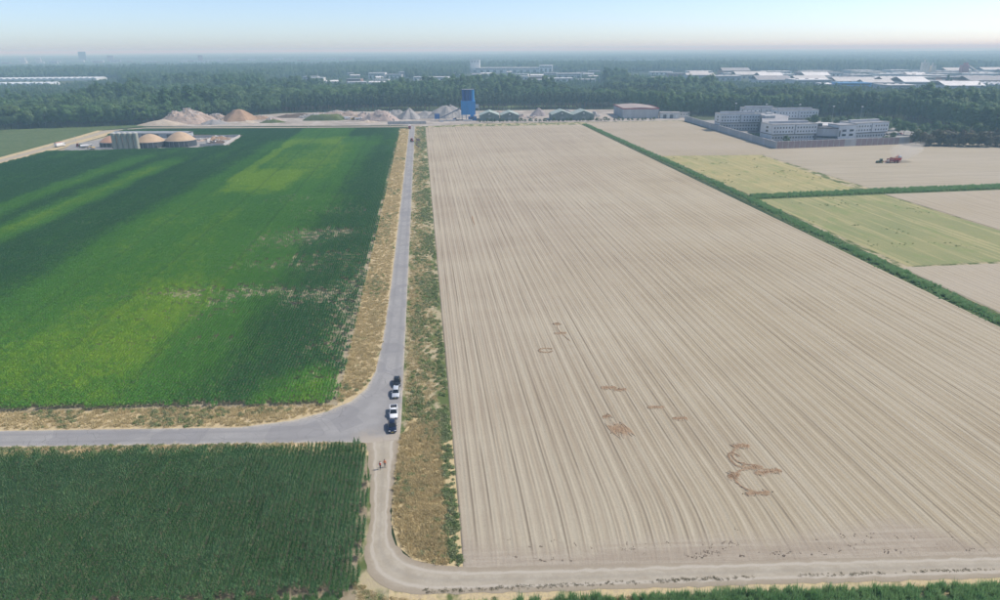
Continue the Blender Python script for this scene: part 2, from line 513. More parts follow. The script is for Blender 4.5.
# maize: colour of the crop itself changes in beds along the rows and in patches of poor soil; the near block also has a painted top highlight
def crop_colour(s, kind):
    p = s.pos(); xyz = s.sep(p)
    r = s.noise(p, .9, 2, .6)
    if kind == 'near':
        n = s.noise(p, .05, 3)
        col = s.mix(s.rng(n, .35, .65), (.060, .150, .042), (.080, .184, .052))
        col = s.mix(s.m('MULTIPLY', s.rng(xyz[2], 1.55, 2.25), .55), col, (.18, .32, .14))  # highlight painted into the leaf colour, lighter towards the plant tops
        return s.mix(s.m('MULTIPLY', s.rng(r, .52, .75), .35), col, (.17, .29, .13))
    bed = s.noise(s.comb(s.m('MULTIPLY', xyz[0], .075), s.m('MULTIPLY', xyz[1], .004), 2.2), 1.0, 3, .6)
    big = s.noise(s.vscale(p, (1.0, .8, 1)), .014, 4, .6)
    w1 = s.m('MULTIPLY', s.m('SUBTRACT', s.noise(p, .04, 3), .5), 9.0)
    w2 = s.m('MULTIPLY', s.m('SUBTRACT', s.noise(s.vscale(p, (1, 1, 1)), .02, 3, .6), .5), 60.0)
    xw, yw = s.m('ADD', s.m('ADD', xyz[0], w1), s.m('MULTIPLY', s.m('SUBTRACT', xyz[1], 400), -.02)), s.m('ADD', xyz[1], w2)
    def plot(x0, x1, sx, y0, y1, sy, w):
        a = s.m('MULTIPLY', s.rng(xw, x0-sx, x0+sx), s.rng(xw, x1+sx, x1-sx))
        b = s.m('MULTIPLY', s.rng(yw, y0-sy, y0+sy), s.rng(yw, y1+sy, y1-sy))
        return s.m('MULTIPLY', s.m('MULTIPLY', a, b), w)
    f = s.m('ADD', s.m('MULTIPLY', s.m('SUBTRACT', bed, .5), .55), s.m('MULTIPLY', s.m('SUBTRACT', big, .5), .55))
    f = s.m('ADD', f, s.m('ADD', s.m('MULTIPLY', s.m('SUBTRACT', s.noise(p, .16, 5, .7), .5), .38), s.m('MULTIPLY', s.m('SUBTRACT', s.rand(), .5), .16)))
    # beds sown with an earlier, lighter variety and spots that ripen first
    for q in ((-221, -205, 7, 320, 540, 40, .50), (-193, -176, 7, 290, 515, 40, .62), (-121, -113, 2, 420, 600, 40, .35), (-134, -50, 18, 100, 640, 40, .44), (-124, -74, 4, 600, 760, 30, .45),
              (-116, -80, 8, 395, 460, 18, .40), (-112, -56, 8, 430, 600, 60, .16), (-92, -68, 6, 150, 225, 22, .20), (-135, -92, 6, 120, 205, 25, .14), (-36, -15, 5, 120, 152, 6, .55)):
        f = s.m('ADD', f, plot(*q))
    col = s.mix(s.rng(f, -.05, .42), (.056, .172, .050), (.120, .318, .044))
    col = s.mix(s.rng(f, .42, .85), col, (.30, .48, .04))
    col = s.mix(s.m('MULTIPLY', s.rng(r, .5, .8), .3), col, (.15, .30, .08))
    tram = s.rng(s.m('PINGPONG', xyz[0], 12.0), .8, .3)                     # sprayer tramlines, sparse and pale
    return s.mix(s.m('MULTIPLY', tram, .22), col, (.05, .11, .04))
def leaf_mat(name, colfn, rough=.55, trans=.25):
    s = SH(name)
    col = colfn(s)
    m = s.done(col, rough, .3)
    if trans:
        tr = s.nt.nodes.new('ShaderNodeBsdfTranslucent'); s.set(tr.inputs['Color'], col)
        mx = s.nt.nodes.new('ShaderNodeMixShader'); mx.inputs[0].default_value = trans
        s.nt.links.new(s.bsdf.outputs[0], mx.inputs[1]); s.nt.links.new(tr.outputs[0], mx.inputs[2])
        s.nt.links.new(mx.outputs[0], s.out.inputs['Surface'])
    return m
M['maize_near'] = leaf_mat('maize_leaf_dark', lambda s: crop_colour(s, 'near'))
M['maize'] = leaf_mat('maize_leaf', lambda s: crop_colour(s, 'far'))

def tuft_col(a, b, c, s1=.35):
    def fn(s):
        n = s.noise(s.pos(), s1, 3, .6); r = s.rand()
        col = s.mix(s.rng(n, .4, .6), a, b)
        return s.mix(s.m('MULTIPLY', r, .5), col, c)
    return fn
M['straw'] = leaf_mat('straw_blades', tuft_col((.70, .58, .33), (.60, .50, .28), (.48, .40, .22)), .8, .35)
M['weeds'] = leaf_mat('weed_leaves', tuft_col((.18, .275, .085), (.26, .33, .14), (.42, .41, .28)), .7, .4)
M['stubble_weed'] = leaf_mat('stubble_weed_leaves', tuft_col((.20, .28, .10), (.26, .32, .13), (.30, .33, .16)), .7, .4)
M['dull_weed'] = leaf_mat('dull_weed_leaves', tuft_col((.22, .20, .12), (.17, .16, .10), (.26, .23, .16)), .8, .2)
M['clod'] = leaf_mat('soil_clods', tuft_col((.24, .19, .14), (.20, .155, .115), (.30, .25, .19)), .9, 0)
M['gold_straw'] = leaf_mat('golden_blades', tuft_col((.74, .60, .34), (.64, .52, .29), (.46, .41, .22)), .8, .35)
M['reed'] = leaf_mat('reed_blades', tuft_col((.15, .32, .11), (.23, .40, .15), (.37, .48, .26)), .7, .45)

def tree_col(a, b, c):
    def fn(s):
        n = s.noise(s.pos(), .009, 3, .6); n2 = s.noise(s.pos(), .35, 2, .6); r = s.rand()
        col = s.mix(s.rng(n, .40, .60), tuple(q*.8 for q in a), tuple(q*1.15 for q in b))
        col = s.mix(s.m('MULTIPLY', s.m('POWER', r, 1.6), .9), col, c)
        return s.mix(s.m('MULTIPLY', s.rng(n2, .45, .8), .4), col, tuple(min(1, q*1.9) for q in a))
    return fn
M['broadleaf'] = leaf_mat('broadleaf_leaves', tree_col((.050, .120, .040), (.074, .154, .052), (.15, .23, .085)), .65, .3)
M['poplar'] = leaf_mat('poplar_leaves', tree_col((.056, .134, .048), (.076, .164, .056), (.14, .225, .085)), .6, .3)
M['pine'] = leaf_mat('pine_needles', tree_col((.036, .080, .036), (.050, .098, .044), (.082, .13, .060)), .75, .2)
M['shrub'] = leaf_mat('shrub_leaves', tree_col((.045, .10, .034), (.062, .12, .045), (.10, .15, .065)), .7, .3)
M['copper'] = leaf_mat('copper_leaves', tree_col((.085, .090, .052), (.095, .115, .058), (.135, .115, .08)), .7, .25)
M['willow'] = leaf_mat('pale_leaves', tree_col((.10, .135, .065), (.12, .155, .08), (.16, .19, .12)), .7, .2)
M['far_tree'] = leaf_mat('far_leaves', tree_col((.056, .122, .046), (.080, .156, .060), (.145, .215, .09)), .7, .25)
M['bark'] = paint('bark', (.14, .11, .085), .95, .3, 1.2, .1, streak=True)
M['pine_bark'] = paint('pine_bark', (.24, .17, .12), .95, .3, 1.0, .1, streak=True)

# ------------------------------------------------------------------ ground and sheets
edges = [0, 60, 130, 220, 340, 520, 760, 1050, 1400, 2000, 3000, 5000, 9000, 16000, 28000, 45000]
gx = sorted({-e for e in edges} | set(edges))
V = [(x, y, 0) for y in gx for x in gx]
n = len(gx)
me = bpy.data.meshes.new('ground')
me.from_pydata(V, [], [(j*n+i, j*n+i+1, (j+1)*n+i+1, (j+1)*n+i) for j in range(n-1) for i in range(n-1)])
me.materials.append(M['far_land'])
tag(link('ground', me), 'dark green wooded plain reaching out to the hazy horizon', 'ground', kind='structure')

def ribbon(name, left, right, z, mat, label, cat, cols=9):
    """sheet between two edge lines of equal length; attribute edge = 0 in the middle, 1 at the rims"""
    V, F, E_ = [], [], []
    k = len(left)
    for i in range(k):
        for c in range(cols):
            t = c/(cols-1)
            V.append((left[i][0]*(1-t)+right[i][0]*t, left[i][1]*(1-t)+right[i][1]*t, z)); E_.append(abs(2*t-1))
    for i in range(k-1):
        for c in range(cols-1):
            a = i*cols+c
            F.append((a, a+1, a+cols+1, a+cols))
    me = bpy.data.meshes.new(name)
    me.from_pydata(V, [], F)
    me.attributes.new('edge', 'FLOAT', 'POINT').data.foreach_set('value', E_)
    bm = bmesh.new(); bm.from_mesh(me)
    if sum(f.normal.z for f in bm.faces) < 0: bmesh.ops.reverse_faces(bm, faces=bm.faces[:])
    bm.to_mesh(me); bm.free()
    me.materials.append(mat)
    return tag(link(name, me), label, cat, kind='structure')

def resample(pts, n):
    P = [Vector((*p, 0)) for p in pts]
    # smooth the corner line a little, then space evenly
    for _ in range(2):
        Q = [P[0]]
        for a, b in zip(P[:-1], P[1:]): Q += [a.lerp(b, .25), a.lerp(b, .75)]
        P = Q+[P[-1]]
    L = [0]
    for a, b in zip(P[:-1], P[1:]): L.append(L[-1]+(b-a).length)
    out, j = [], 0
    for i in range(n):
        d = L[-1]*i/(n-1)
        while j < len(P)-2 and L[j+1] < d: j += 1
        t = (d-L[j])/max(1e-6, L[j+1]-L[j])
        q = P[j].lerp(P[j+1], min(1, t)); out.append((q.x, q.y))
    return out

sheet('grass_strip', [(-620, 430), (-322, 430), (-322, 560), (-326, 700), (-330, 752), (-300, 790), (-300, 806), (-440, 780), (-620, 776)], .02, M['grass'],
      'dull green meadow between the biogas track and the dark wood', 'meadow')
sheet('corn_field', [(-300, 430), (-170, 151), (-22, 139.5), (-22.2, 700), (-22.4, 716), (-160, 730), (-300, 744)], .02, M['corn_soil'],
      'large bright green maize field west of the straight road', 'field')
sheet('corn_field', [(-160, 133), (-50, 123), (-17, 121), (-13.9, 119), (-13.0, 108), (-12.4, 97), (-13.2, 88), (-12.8, 80), (-40, 81), (-160, 90)], .02, M['near_soil'],
      'dark green maize field below the side road', 'field')
sheet('road_verge', [(-22, 139.5), (-22.4, 718), (-12.5, 728), (-12.5, 118), (-60, 123), (-170, 134), (-170, 151)], .025, M['verge'],
      'straw coloured grass verge along the west side of the road', 'verge')
sheet('road_verge', [(-7.6, 100), (-7.6, 740), (3.4, 740), (3.4, 150), (3.4, 100)], .025, M['verge_weedy'],
      'weedy green and brown verge between the road and the bare field', 'verge')
sheet('grass_plot', [(-7.9, 122), (-8.3, 106), (-8.2, 97), (-7, 91), (-4.5, 87.5), (-1, 85.8), (2.6, 84.6), (3.6, 84.6), (3.4, 130), (-5, 132)], .03, M['golden'],
      'golden dry grass plot inside the bend of the dirt track', 'grass plot')
sheet('field_margin', [(-13.6, 84), (-9, 84), (2, 81), (84, 75), (170, 67.5), (170, 50), (-30, 60), (-160, 78), (-160, 92), (-60, 84.5)], .015, M['verge'],
      'grassy ditch bank along the lower edge of the land', 'bank')
sheet('track_verge', [(-15, 121.5), (-11.4, 121.5), (-11, 92), (-8, 84.5), (-8, 79.2), (-15, 80)], .018, M['verge_weedy'], 'worn weedy rim between the dark maize and the dirt track', 'verge')
# main road with the side road bending into it
L_ = [(-13.1, 742), (-13.0, 500), (-12.9, 300), (-13.0, 220), (-13.5, 175), (-14.4, 156), (-16.0, 147), (-19, 141.2), (-24, 137), (-31, 134), (-42, 132.4), (-92.6, 137.2), (-170, 145)]
R_ = [(-7.3, 742), (-7.3, 500), (-7.3, 300), (-7.3, 220), (-7.3, 175), (-7.3, 154), (-7.3, 142), (-7.3, 131), (-7.5, 123.2), (-14, 122.8), (-22, 124.0), (-89, 130.5), (-170, 138.5)]
def subdiv(l, k=6):
    o = []
    for a, b in zip(l[:-1], l[1:]):
        o += [(a[0]+(b[0]-a[0])*i/k, a[1]+(b[1]-a[1])*i/k) for i in range(k)]
    return o+[l[-1]]
ribbon('road', subdiv(L_), subdiv(R_), .055, M['road'], 'pale grey asphalt road running straight out and bending off left', 'road', 13)
TL = [(-14.2, 123.4), (-13.0, 112), (-12.3, 104), (-11.9, 98), (-12.1, 92), (-12.2, 87.5), (-10.2, 83.0), (-5.4, 80.2), (2, 79.3), (8.4, 79.0), (40, 76.4), (84, 73.0), (175, 65.3)]
TR = [(-7.4, 123.4), (-7.8, 115), (-8.3, 106), (-8.5, 98), (-7.6, 92), (-5.6, 88.3), (-2.5, 86), (2, 85.2), (8.9, 84.2), (14, 83.8), (40, 81.9), (88, 77.9), (175, 70.6)]
jg = random.Random(4)
def rough_edge(l, a): return [(x+jg.uniform(-a, a), y+jg.uniform(-a, a)) for x, y in l]
ribbon('dirt_track', rough_edge(resample(TL, 170), .22), rough_edge(resample(TR, 170), .22), .045, M['track'], 'pale dusty dirt track curving round the corner of the bare field', 'track', 13)
sheet('track_verge', [(-324, 430), (-324, 560), (-328, 700), (-331, 753), (-309, 744), (-302, 700), (-301, 560), (-302, 430)], .03, M['verge'], 'dry verges of the sandy farm track', 'verge')
ribbon('dirt_track', [(-317, 430), (-317, 560), (-320, 700), (-324, 752), (-290, 776), (-160, 757), (-22, 742), (5, 746)], [(-310, 430), (-310, 560), (-312, 700), (-314, 744), (-290, 768), (-160, 749), (-22, 735), (5, 737)],
       .045, M['track'], 'sandy farm track passing the biogas tanks to the yard', 'track', 9)
sheet('yard', [(-300, 790), (-240, 775), (-160, 768), (-22, 752), (8, 738), (60, 757), (230, 752), (300, 752), (310, 790), (270, 905), (170, 920), (30, 918), (-90, 938), (-180, 925), (-262, 862), (-306, 830)], .03, M['yard'],
      'pale sandy ground of the recycling yard below the wood', 'yard')
sheet('field_end', [(3.6, 726), (172, 726), (290, 744), (300, 757), (230, 757), (60, 762), (8, 746)], .022, M['verge_weedy'], 'weedy strip between the bare field and the yard', 'verge')
sheet('meadow', [(-60, 988), (215, 962), (220, 985), (-50, 1010)], .03, M['pale_grass'], 'light green clearing seen between the slim pine trunks', 'meadow')
sheet('biogas_pad', [(-292, 596), (-240, 590), (-186, 594), (-166, 605), (-171, 678), (-215, 690), (-290, 696), (-306, 640)], .035, M['concrete_pad'],
      'grey concrete yard round the biogas tanks', 'yard')
sheet('prison_grounds', [(282, 524), (430, 537), (455, 560), (470, 640), (440, 720), (330, 752), (292, 748)], .03, M['concrete_pad'],
      'grey paved grounds inside the long perimeter wall', 'yard')
sheet('lawn', [(292, 588), (336, 575), (344, 618), (300, 627)], .04, M['grass'], 'green lawn between the two grey cell blocks', 'lawn')

# ------------------------------------------------------------------ ploughed fields as real ridges
def ridged(name, u0, u1, ymin, ymax, step, ylines, mat, label, amp=.028, bend=0.0, head=0.0, z0=.06, skew=None, cross=False):
    us = np.arange(u0, u1+step*.5, step)
    nu = len(us)
    ys = np.asarray(ylines)
    U, T = np.meshgrid(us, ys)
    a = np.array([ymin(q) for q in us]); b = np.array([ymax(q) for q in us])
    Y = a[None, :]+(b-a)[None, :]*T
    g = np.random.default_rng(len(name)+nu)
    dist = Y-a[None, :]
    X = U.copy()
    if bend:
        sft = np.clip((20-dist)/20, 0, 1)**2
        X -= bend*sft*np.exp(-((U-u0-38)/20)**2)*1.3
    if skew: X += skew(Y)*np.clip((U-u0)/(u1-u0), 0, 1)
    hd = np.clip((head*(.5+vnoise(U, Y*0, 11, 8))-dist+g.normal(0, .8, dist.shape))/4.0, 0, 1) if head else np.zeros_like(Y)
    ridge = np.cos(2*np.pi*U/.75)*amp*(.6+.8*vnoise(U, Y, 9, 3))
    bedc = np.abs(((U/3.0) % 1)-.5)*3.0
    ridge -= .055*np.exp(-(bedc/.22)**2)
    Z = z0+(ridge+amp)*(1-hd)+.10+g.normal(0, .018, Y.shape)+hd*.04*vnoise(X, Y, 1.5, 5)
    Z[0, :] = .02; Z[-1, :] = .02; Z[:, 0] = .02; Z[:, -1] = .02
    V = np.stack([X, Y, Z], -1).reshape(-1, 3)
    ny = len(ys)
    i = (np.arange(ny-1)[:, None]*nu+np.arange(nu-1)[None, :]).ravel()
    F = np.stack([i, i+1, i+nu+1, i+nu], 1)
    me = bpy.data.meshes.new(name)
    me.vertices.add(len(V)); me.vertices.foreach_set('co', V.astype(np.float32).ravel())
    me.loops.add(len(F)*4); me.loops.foreach_set('vertex_index', F.astype(np.int32).ravel())
    me.polygons.add(len(F)); me.polygons.foreach_set('loop_start', np.arange(0, len(F)*4, 4, dtype=np.int32))
    me.update(calc_edges=True)
    for nm, A in (('row', Y*.45 if cross else U), ('head', hd)):
        me.attributes.new(nm, 'FLOAT', 'POINT').data.foreach_set('value', A.astype(np.float32).ravel())
    me.polygons.foreach_set('use_smooth', np.ones(len(F), bool))
    me.materials.append(mat)
    return tag(link(name, me), label, 'field', kind='structure')

tl = np.concatenate([np.linspace(0, .03, 14)[:-1], np.linspace(.03, .25, 80)[:-1], np.linspace(.25, 1, 70)])
ridged('bare_field', 3.4, 163.0, lambda u: 84.6-.085*(u-3.4), lambda u: 728+.0*u, .1875, tl, M['ridges'],
       'wide bare sandy field with long ridges beside the road', bend=1.9, head=8, skew=lambda Y: np.clip((Y-160)/560, 0, 1)*6)
t2 = np.linspace(0, 1, 60)
ridged('bare_field', 177, 286, lambda u: 498-.08*(u-177), lambda u: 748, .375, t2, M['smooth_soil'], 'bare pale field below the red trimmed hall', amp=.03)
ridged('bare_field', 254, 640, lambda u: 357+.03*(u-254), lambda u: 490 if u < 255 else min(521+.09*(u-280), 534), .75, t2, M['cross_soil'],
       'harvested pale field with the red harvester on it', amp=.03, cross=True)
ridged('bare_field', 251, 520, lambda u: 222, lambda u: 343+.03*(u-250), .375, t2, M['ridges_pale'], 'bare pale field beyond the yellow stubble', amp=.05)
ridged('bare_field', 172, 420, lambda u: 110, lambda u: 219, .375, t2, M['ridges_pale'], 'ridged bare field below the yellow stubble at right', amp=.06)
sheet('field_edge', [(171, 100), (660, 100), (660, 545), (430, 534), (280, 518), (284, 500), (172, 500)], .010, M['verge_weedy'], 'weedy margins between the right hand fields', 'verge')
sheet('stubble_field', [(178, 497), (253.5, 491), (244, 357), (178, 350)], .07, M['stubble'], 'yellow stubble field above the reedy cross ditch', 'field')
sheet('stubble_field', [(176, 339), (250, 342), (250.5, 222), (176, 220)], .07, M['stubble2'], 'yellow green stubble field below the reedy cross ditch', 'field')
sheet('field_edge', [(284, 500), (292, 748), (306, 752), (282, 522)], .03, M['verge'], 'dry grass edge at the foot of the long grey wall', 'verge')
sheet('ditch_bank', [(160, 100), (162, 160), (164, 250), (168.5, 340), (170, 730), (177.5, 730), (177, 340), (173, 250), (171, 160), (171, 100)], .028, M['bank'],
      'green bank of the long reed ditch', 'bank')
sheet('ditch_bank', [(176, 339), (176, 351), (254, 358), (640, 371), (640, 355), (254, 342)], .026, M['bank'], 'green bank of the short cross ditch', 'bank')

# ------------------------------------------------------------------ maize
def maize_patch(name, seed, h, mat, leaves=5, pitch=.24, leaf=.75, rows=4, size=3.0, width=.085, thin=0.0, jit=.03):
    g = np.random.default_rng(seed)
    Q = []
    sp = size/rows
    for r_ in range(rows):
        x0 = -size/2+sp*(r_+.5)
        for y0 in np.arange(-size/2+pitch/2, size/2, pitch):
            if g.random() < thin: continue
            px, py = x0+g.normal(0, jit), y0+g.normal(0, .04)
            hh = h*g.uniform(.88, 1.1)
            for k in range(leaves):
                az = g.uniform(0, 2*np.pi)
                d = np.array([math.cos(az), math.sin(az), 0]); c = np.array([-d[1], d[0], 0])
                zb = hh*g.uniform(.35, .88)
                L = leaf*g.uniform(.7, 1.15); w = width*g.uniform(.7, 1.2)
                p0 = np.array([px, py, zb]); p1 = p0+d*L*.5+np.array([0, 0, L*g.uniform(.25, .45)]); p2 = p1+d*L*.5-np.array([0, 0, L*g.uniform(.05, .4)])
                Q.append([p0-c*w*.6, p1-c*w, p1+c*w, p0+c*w*.6]); Q.append([p1-c*w, p2-c*w*.15, p2+c*w*.15, p1+c*w])
            t = np.array([px, py, hh*.8]); e = np.array([g.normal(0, .06), g.normal(0, .06), hh*.28])
            w = np.array([.035, 0, 0])
            Q.append([t-w*1.4, t+w*1.4, t+e+w, t+e-w])
    return quads_mesh(name, np.array(Q), mat)

def grid_pts(x0, x1, y0, y1, sp):
    X, Y = np.meshgrid(np.arange(x0, x1, sp), np.arange(y0, y1, sp))
    return X.ravel(), Y.ravel()

near_poly = [(-160, 132.5), (-50, 122.4), (-17, 120.6), (-14.0, 118.8), (-13.0, 108), (-12.4, 97), (-12.9, 88), (-12.6, 81.0), (-40, 82.2), (-160, 91)]
protos = [maize_patch('maize', 100+k, 2.15, M['maize_near'], 10, .18, .46, 2, 1.5, .038, jit=.11) for k in range(10)]
X, Y = grid_pts(-160, -12, 80, 134, 1.5)
k = in_poly(X+rng.normal(0, .5, X.shape), Y+rng.normal(0, .5, X.shape), near_poly) & in_view(X, Y)
X, Y = X[k], Y[k]; n = len(X)
pt = np.stack([X, Y, np.full(n, .02)], 1)
hs = .72+.30*vnoise(X, Y, 9, 2)+.14*vnoise(X, Y, 2.5, 4)+rng.normal(0, .07, n)
scatter('maize_crop', pt, np.where(rng.random(n) < .5, 0, np.pi), np.stack([np.ones(n), np.ones(n), hs], 1), rng.integers(0, 10, n), protos,
        'dense dark green maize standing below the side road', 'maize')

big_poly = [(-300, 430), (-170, 152), (-22.5, 140.5), (-22.6, 714), (-160, 728), (-300, 742)]
hole = [(-300, 588), (-240, 588), (-184, 592), (-163, 603), (-168, 680), (-215, 693), (-300, 698)]
protos = ([maize_patch('maize', 200+k, 1.75, M['maize'], 5, .25, .62, 2, 1.5, .085, jit=.04) for k in range(8)] +
          [maize_patch('maize', 300+k, 1.0, M['maize'], 4, .28, .34, 2, 1.5, .06, .25) for k in range(4)])
X, Y = grid_pts(-300, -21.5, 139, 744, 1.5)
k = in_poly(X+rng.normal(0, .3, X.shape), Y+rng.normal(0, .5, X.shape), big_poly) & ~in_poly(X, Y, hole) & in_view(X, Y)
X, Y = X[k], Y[k]; n = len(X)
# thin streaks across the rows where the dry soil shows between them
prob = np.zeros(n)
for yc, sy, x0, x1, w in ((216, 6, -84, -30, .80), (221, 3, -100, -60, .5), (247, 5, -74, -34, .55), (284, 8, -70, -32, .75), (296, 4, -60, -26, .6), (338, 7, -64, -30, .5), (190, 24, -29, -20, .85), (232, 20, -28, -20, .6), (372, 6, -80, -45, .35), (262, 4, -50, -24, .5)):
    yy = yc+3.0*(vnoise(X, X*0, 14, int(yc))-.5)*2
    prob += w*.8*np.exp(-((Y-yy)/(sy*1.6))**2)*np.clip((X-x0)/14+.5, 0, 1)*np.clip((x1-X)/8+.5, 0, 1)
prob *= .35+1.1*vnoise(X*.5, Y*2.0, 5, 12)
prob += np.clip((vnoise(X*.4, Y*3, 30, 13)-.80)*1.2, 0, .12)
thin = rng.random(n) < np.clip(prob, 0, .95)
idx = np.where(thin, 8+rng.integers(0, 4, n), rng.integers(0, 8, n))
hs = (.85+.28*vnoise(X*3, Y, 40, 15)+rng.normal(0, .05, n))*np.where(thin, rng.uniform(.55, 1.3, n), 1)
edge_low = ((X > -25) | (Y < 143)) & ~thin
hs = np.where(edge_low, hs*rng.uniform(.75, .95, n), hs)
scatter('maize_crop', np.stack([X, Y, np.full(n, .02)], 1), np.where(rng.random(n) < .5, 0, np.pi), np.stack([np.ones(n), np.ones(n), hs], 1), idx, protos,
        'bright green maize in straight rows west of the road', 'maize')

# ------------------------------------------------------------------ tufts, weeds, reeds
def tuft(name, seed, mat, n=26, r=.35, h=.5, w=.03, lean=.35):
    g = np.random.default_rng(seed)
    Q = []
    for _ in range(n):
        a, q = g.uniform(0, 2*np.pi), r*math.sqrt(g.random())
        b = np.array([q*math.cos(a), q*math.sin(a), 0]); az = g.uniform(0, 2*np.pi)
        c = np.array([math.cos(az), math.sin(az), 0])*w*g.uniform(.6, 1.5)
        t = b+np.array([g.normal(0, lean*h), g.normal(0, lean*h), h*g.uniform(.5, 1.1)])
        m_ = (b+t)/2+np.array([0, 0, h*.08])
        Q.append([b-c, b+c, m_+c, m_-c]); Q.append([m_-c, m_+c, t+c*.2, t-c*.2])
    return quads_mesh(name, np.array(Q), mat)
def weed(name, seed, mat, n=60, r=.5, h=.55, s_=.16):
    g = np.random.default_rng(seed)
    d = g.normal(0, 1, (n, 3)); d[:, 2] = np.abs(d[:, 2])
    d /= np.linalg.norm(d, axis=1, keepdims=True)
    C = d*np.array([r, r, h])*g.uniform(.45, 1.05, n)[:, None]
    return quads_mesh(name, leaf_quads(C, d+g.normal(0, .5, (n, 3)), s_, g), mat)

def sow(name, poly, dens, protos, label, cat, dens_fn=None, scale=(.7, 1.4), far=0.0, z=.03):
    xs, ys = [p[0] for p in poly], [p[1] for p in poly]
    area = (max(xs)-min(xs))*(max(ys)-min(ys))
    n = int(area*dens)
    X = rng.uniform(min(xs), max(xs), n); Y = rng.uniform(min(ys), max(ys), n)
    k = in_poly(X, Y, poly) & in_view(X, Y)
    if dens_fn is not None: k &= rng.random(n) < dens_fn(X, Y)
    if far: k &= rng.random(n) < np.clip((far/np.maximum(Y, 1))**1.6, 0, 1)
    X, Y = X[k], Y[k]; n = len(X)
    sc = rng.uniform(*scale, n)*np.clip(np.maximum(Y, 1)/260, 1, 2.0)**(.6 if far else 0)
    return scatter(name, np.stack([X, Y, np.full(n, z)], 1), rng.uniform(0, 6.28, n), sc, rng.integers(0, len(protos), n), protos, label, cat)

straw = [tuft('straw', 400+k, M['straw'], 24, .40, .42, .035, .5) for k in range(4)]
weeds = [weed('weed', 410+k, M['weeds'], 60, .55, .38, .17) for k in range(4)]
sweeds = [weed('weed', 415+k, M['stubble_weed'], 50, .6, .35, .16) for k in range(3)]
gold = [tuft('gold', 420+k, M['gold_straw'], 34, .42, .42, .03, .45) for k in range(4)]
reeds = [tuft('reed', 430+k, M['reed'], 60, .55, 1.75, .035, .16) for k in range(5)]

west = [(-22, 140.5), (-22.3, 716), (-13.5, 726), (-13.6, 175), (-15, 153), (-18, 145), (-23, 140), (-32, 136)]
sow('dry_grass', west, 2.6, straw, 'tufts of dry straw grass on the western verge', 'grass', far=190)
sow('weeds', west, 1.2, weeds, 'green weeds dotted over the straw verge', 'weeds', lambda x, y: np.clip((vnoise(x, y*.6, 6, 21)-.60)*5, 0, .8)*(.4+.6*vnoise(x, y, 40, 22)), far=220)
roadside = [(-170, 145.5), (-93, 138), (-42, 133), (-31, 134.8), (-24, 138), (-22, 140), (-170, 151.5)]
sow('dry_grass', roadside, 2.4, straw, 'tufts of dry grass between the side road and the maize', 'grass')
sow('weeds', roadside, 1.4, weeds, 'green weeds on the strip above the side road', 'weeds', lambda x, y: np.clip((vnoise(x, y*2, 9, 23)-.5)*3, 0, .7))
south = [(-170, 138), (-89, 130), (-22, 123.7), (-14.6, 122.6), (-16, 120), (-50, 122.2), (-160, 132.5)]
sow('weeds', south, 2.6, weeds, 'green weeds in front of the dark maize', 'weeds', lambda x, y: np.clip(.25+(vnoise(x, y*2, 9, 24)-.45)*3, 0, .95))
sow('dry_grass', south, 1.5, straw, 'tufts of dry grass below the side road', 'grass')
east = [(-6.6, 122), (-6.8, 738), (3.0, 738), (3.0, 122)]
sow('weeds', east, 3.0, weeds, 'green and grey weeds along the eastern verge', 'weeds',
    lambda x, y: np.clip(.25+(vnoise(x*1.3, y*.5, 7, 25)-.40)*2.2, .08, .95)*np.clip((x+6.0)/2.4, 0, 1), far=200)
sow('dry_grass', east, 1.6, straw, 'tufts of dry grass along the eastern verge', 'grass', lambda x, y: np.clip((1.5-x)/6+.2, 0, 1), far=190)
plot = [(-7.4, 124), (-7.9, 106), (-7.8, 98), (-6.6, 92), (-4.3, 88.3), (-1, 86.4), (1.2, 85.6), (1.0, 130), (-4, 130)]
sow('golden_grass', plot, 8.0, gold, 'golden dry grass standing in the bend of the track', 'grass', lambda x, y: np.clip(.55+(vnoise(x*2.2, y*.35, 3, 26)-.3)*1.5, .45, 1))
sow('weeds', [(1.0, 85.8), (3.2, 85), (3.1, 135), (.9, 135)], 4.0, weeds, 'grey green weeds at the rim of the golden plot', 'weeds', lambda x, y: .3+.7*vnoise(x, y, 3, 27))
sow('weeds', plot, .9, weeds, 'green weeds among the golden grass', 'weeds', lambda x, y: np.clip((vnoise(x, y, 5, 28)-.55)*5, 0, 1))
sow('track_weeds', [(-3, 80.9), (40, 78.3), (88, 74.7), (88, 74.3), (40, 77.6), (-3, 80.1)], 9.0, [tuft('low', 440+k, M['dull_weed'], 20, .32, .14, .035, .7) for k in range(3)],
    'low weeds along the crown of the dirt track', 'weeds', lambda x, y: np.clip((vnoise(x, y, 5, 29)-.35)*3, 0, 1), scale=(.4, .9))
sow('track_weeds', [(-13.6, 88), (-12, 82.6), (-6, 79), (2, 77.9), (8, 78), (8, 76.5), (-12, 78), (-14, 84)], 3.0, [tuft('low', 445+k, M['weeds'], 20, .3, .2, .03, .6) for k in range(3)],
    'thin weeds outside the bend of the dirt track', 'weeds', lambda x, y: .25+.75*vnoise(x, y, 3, 30))

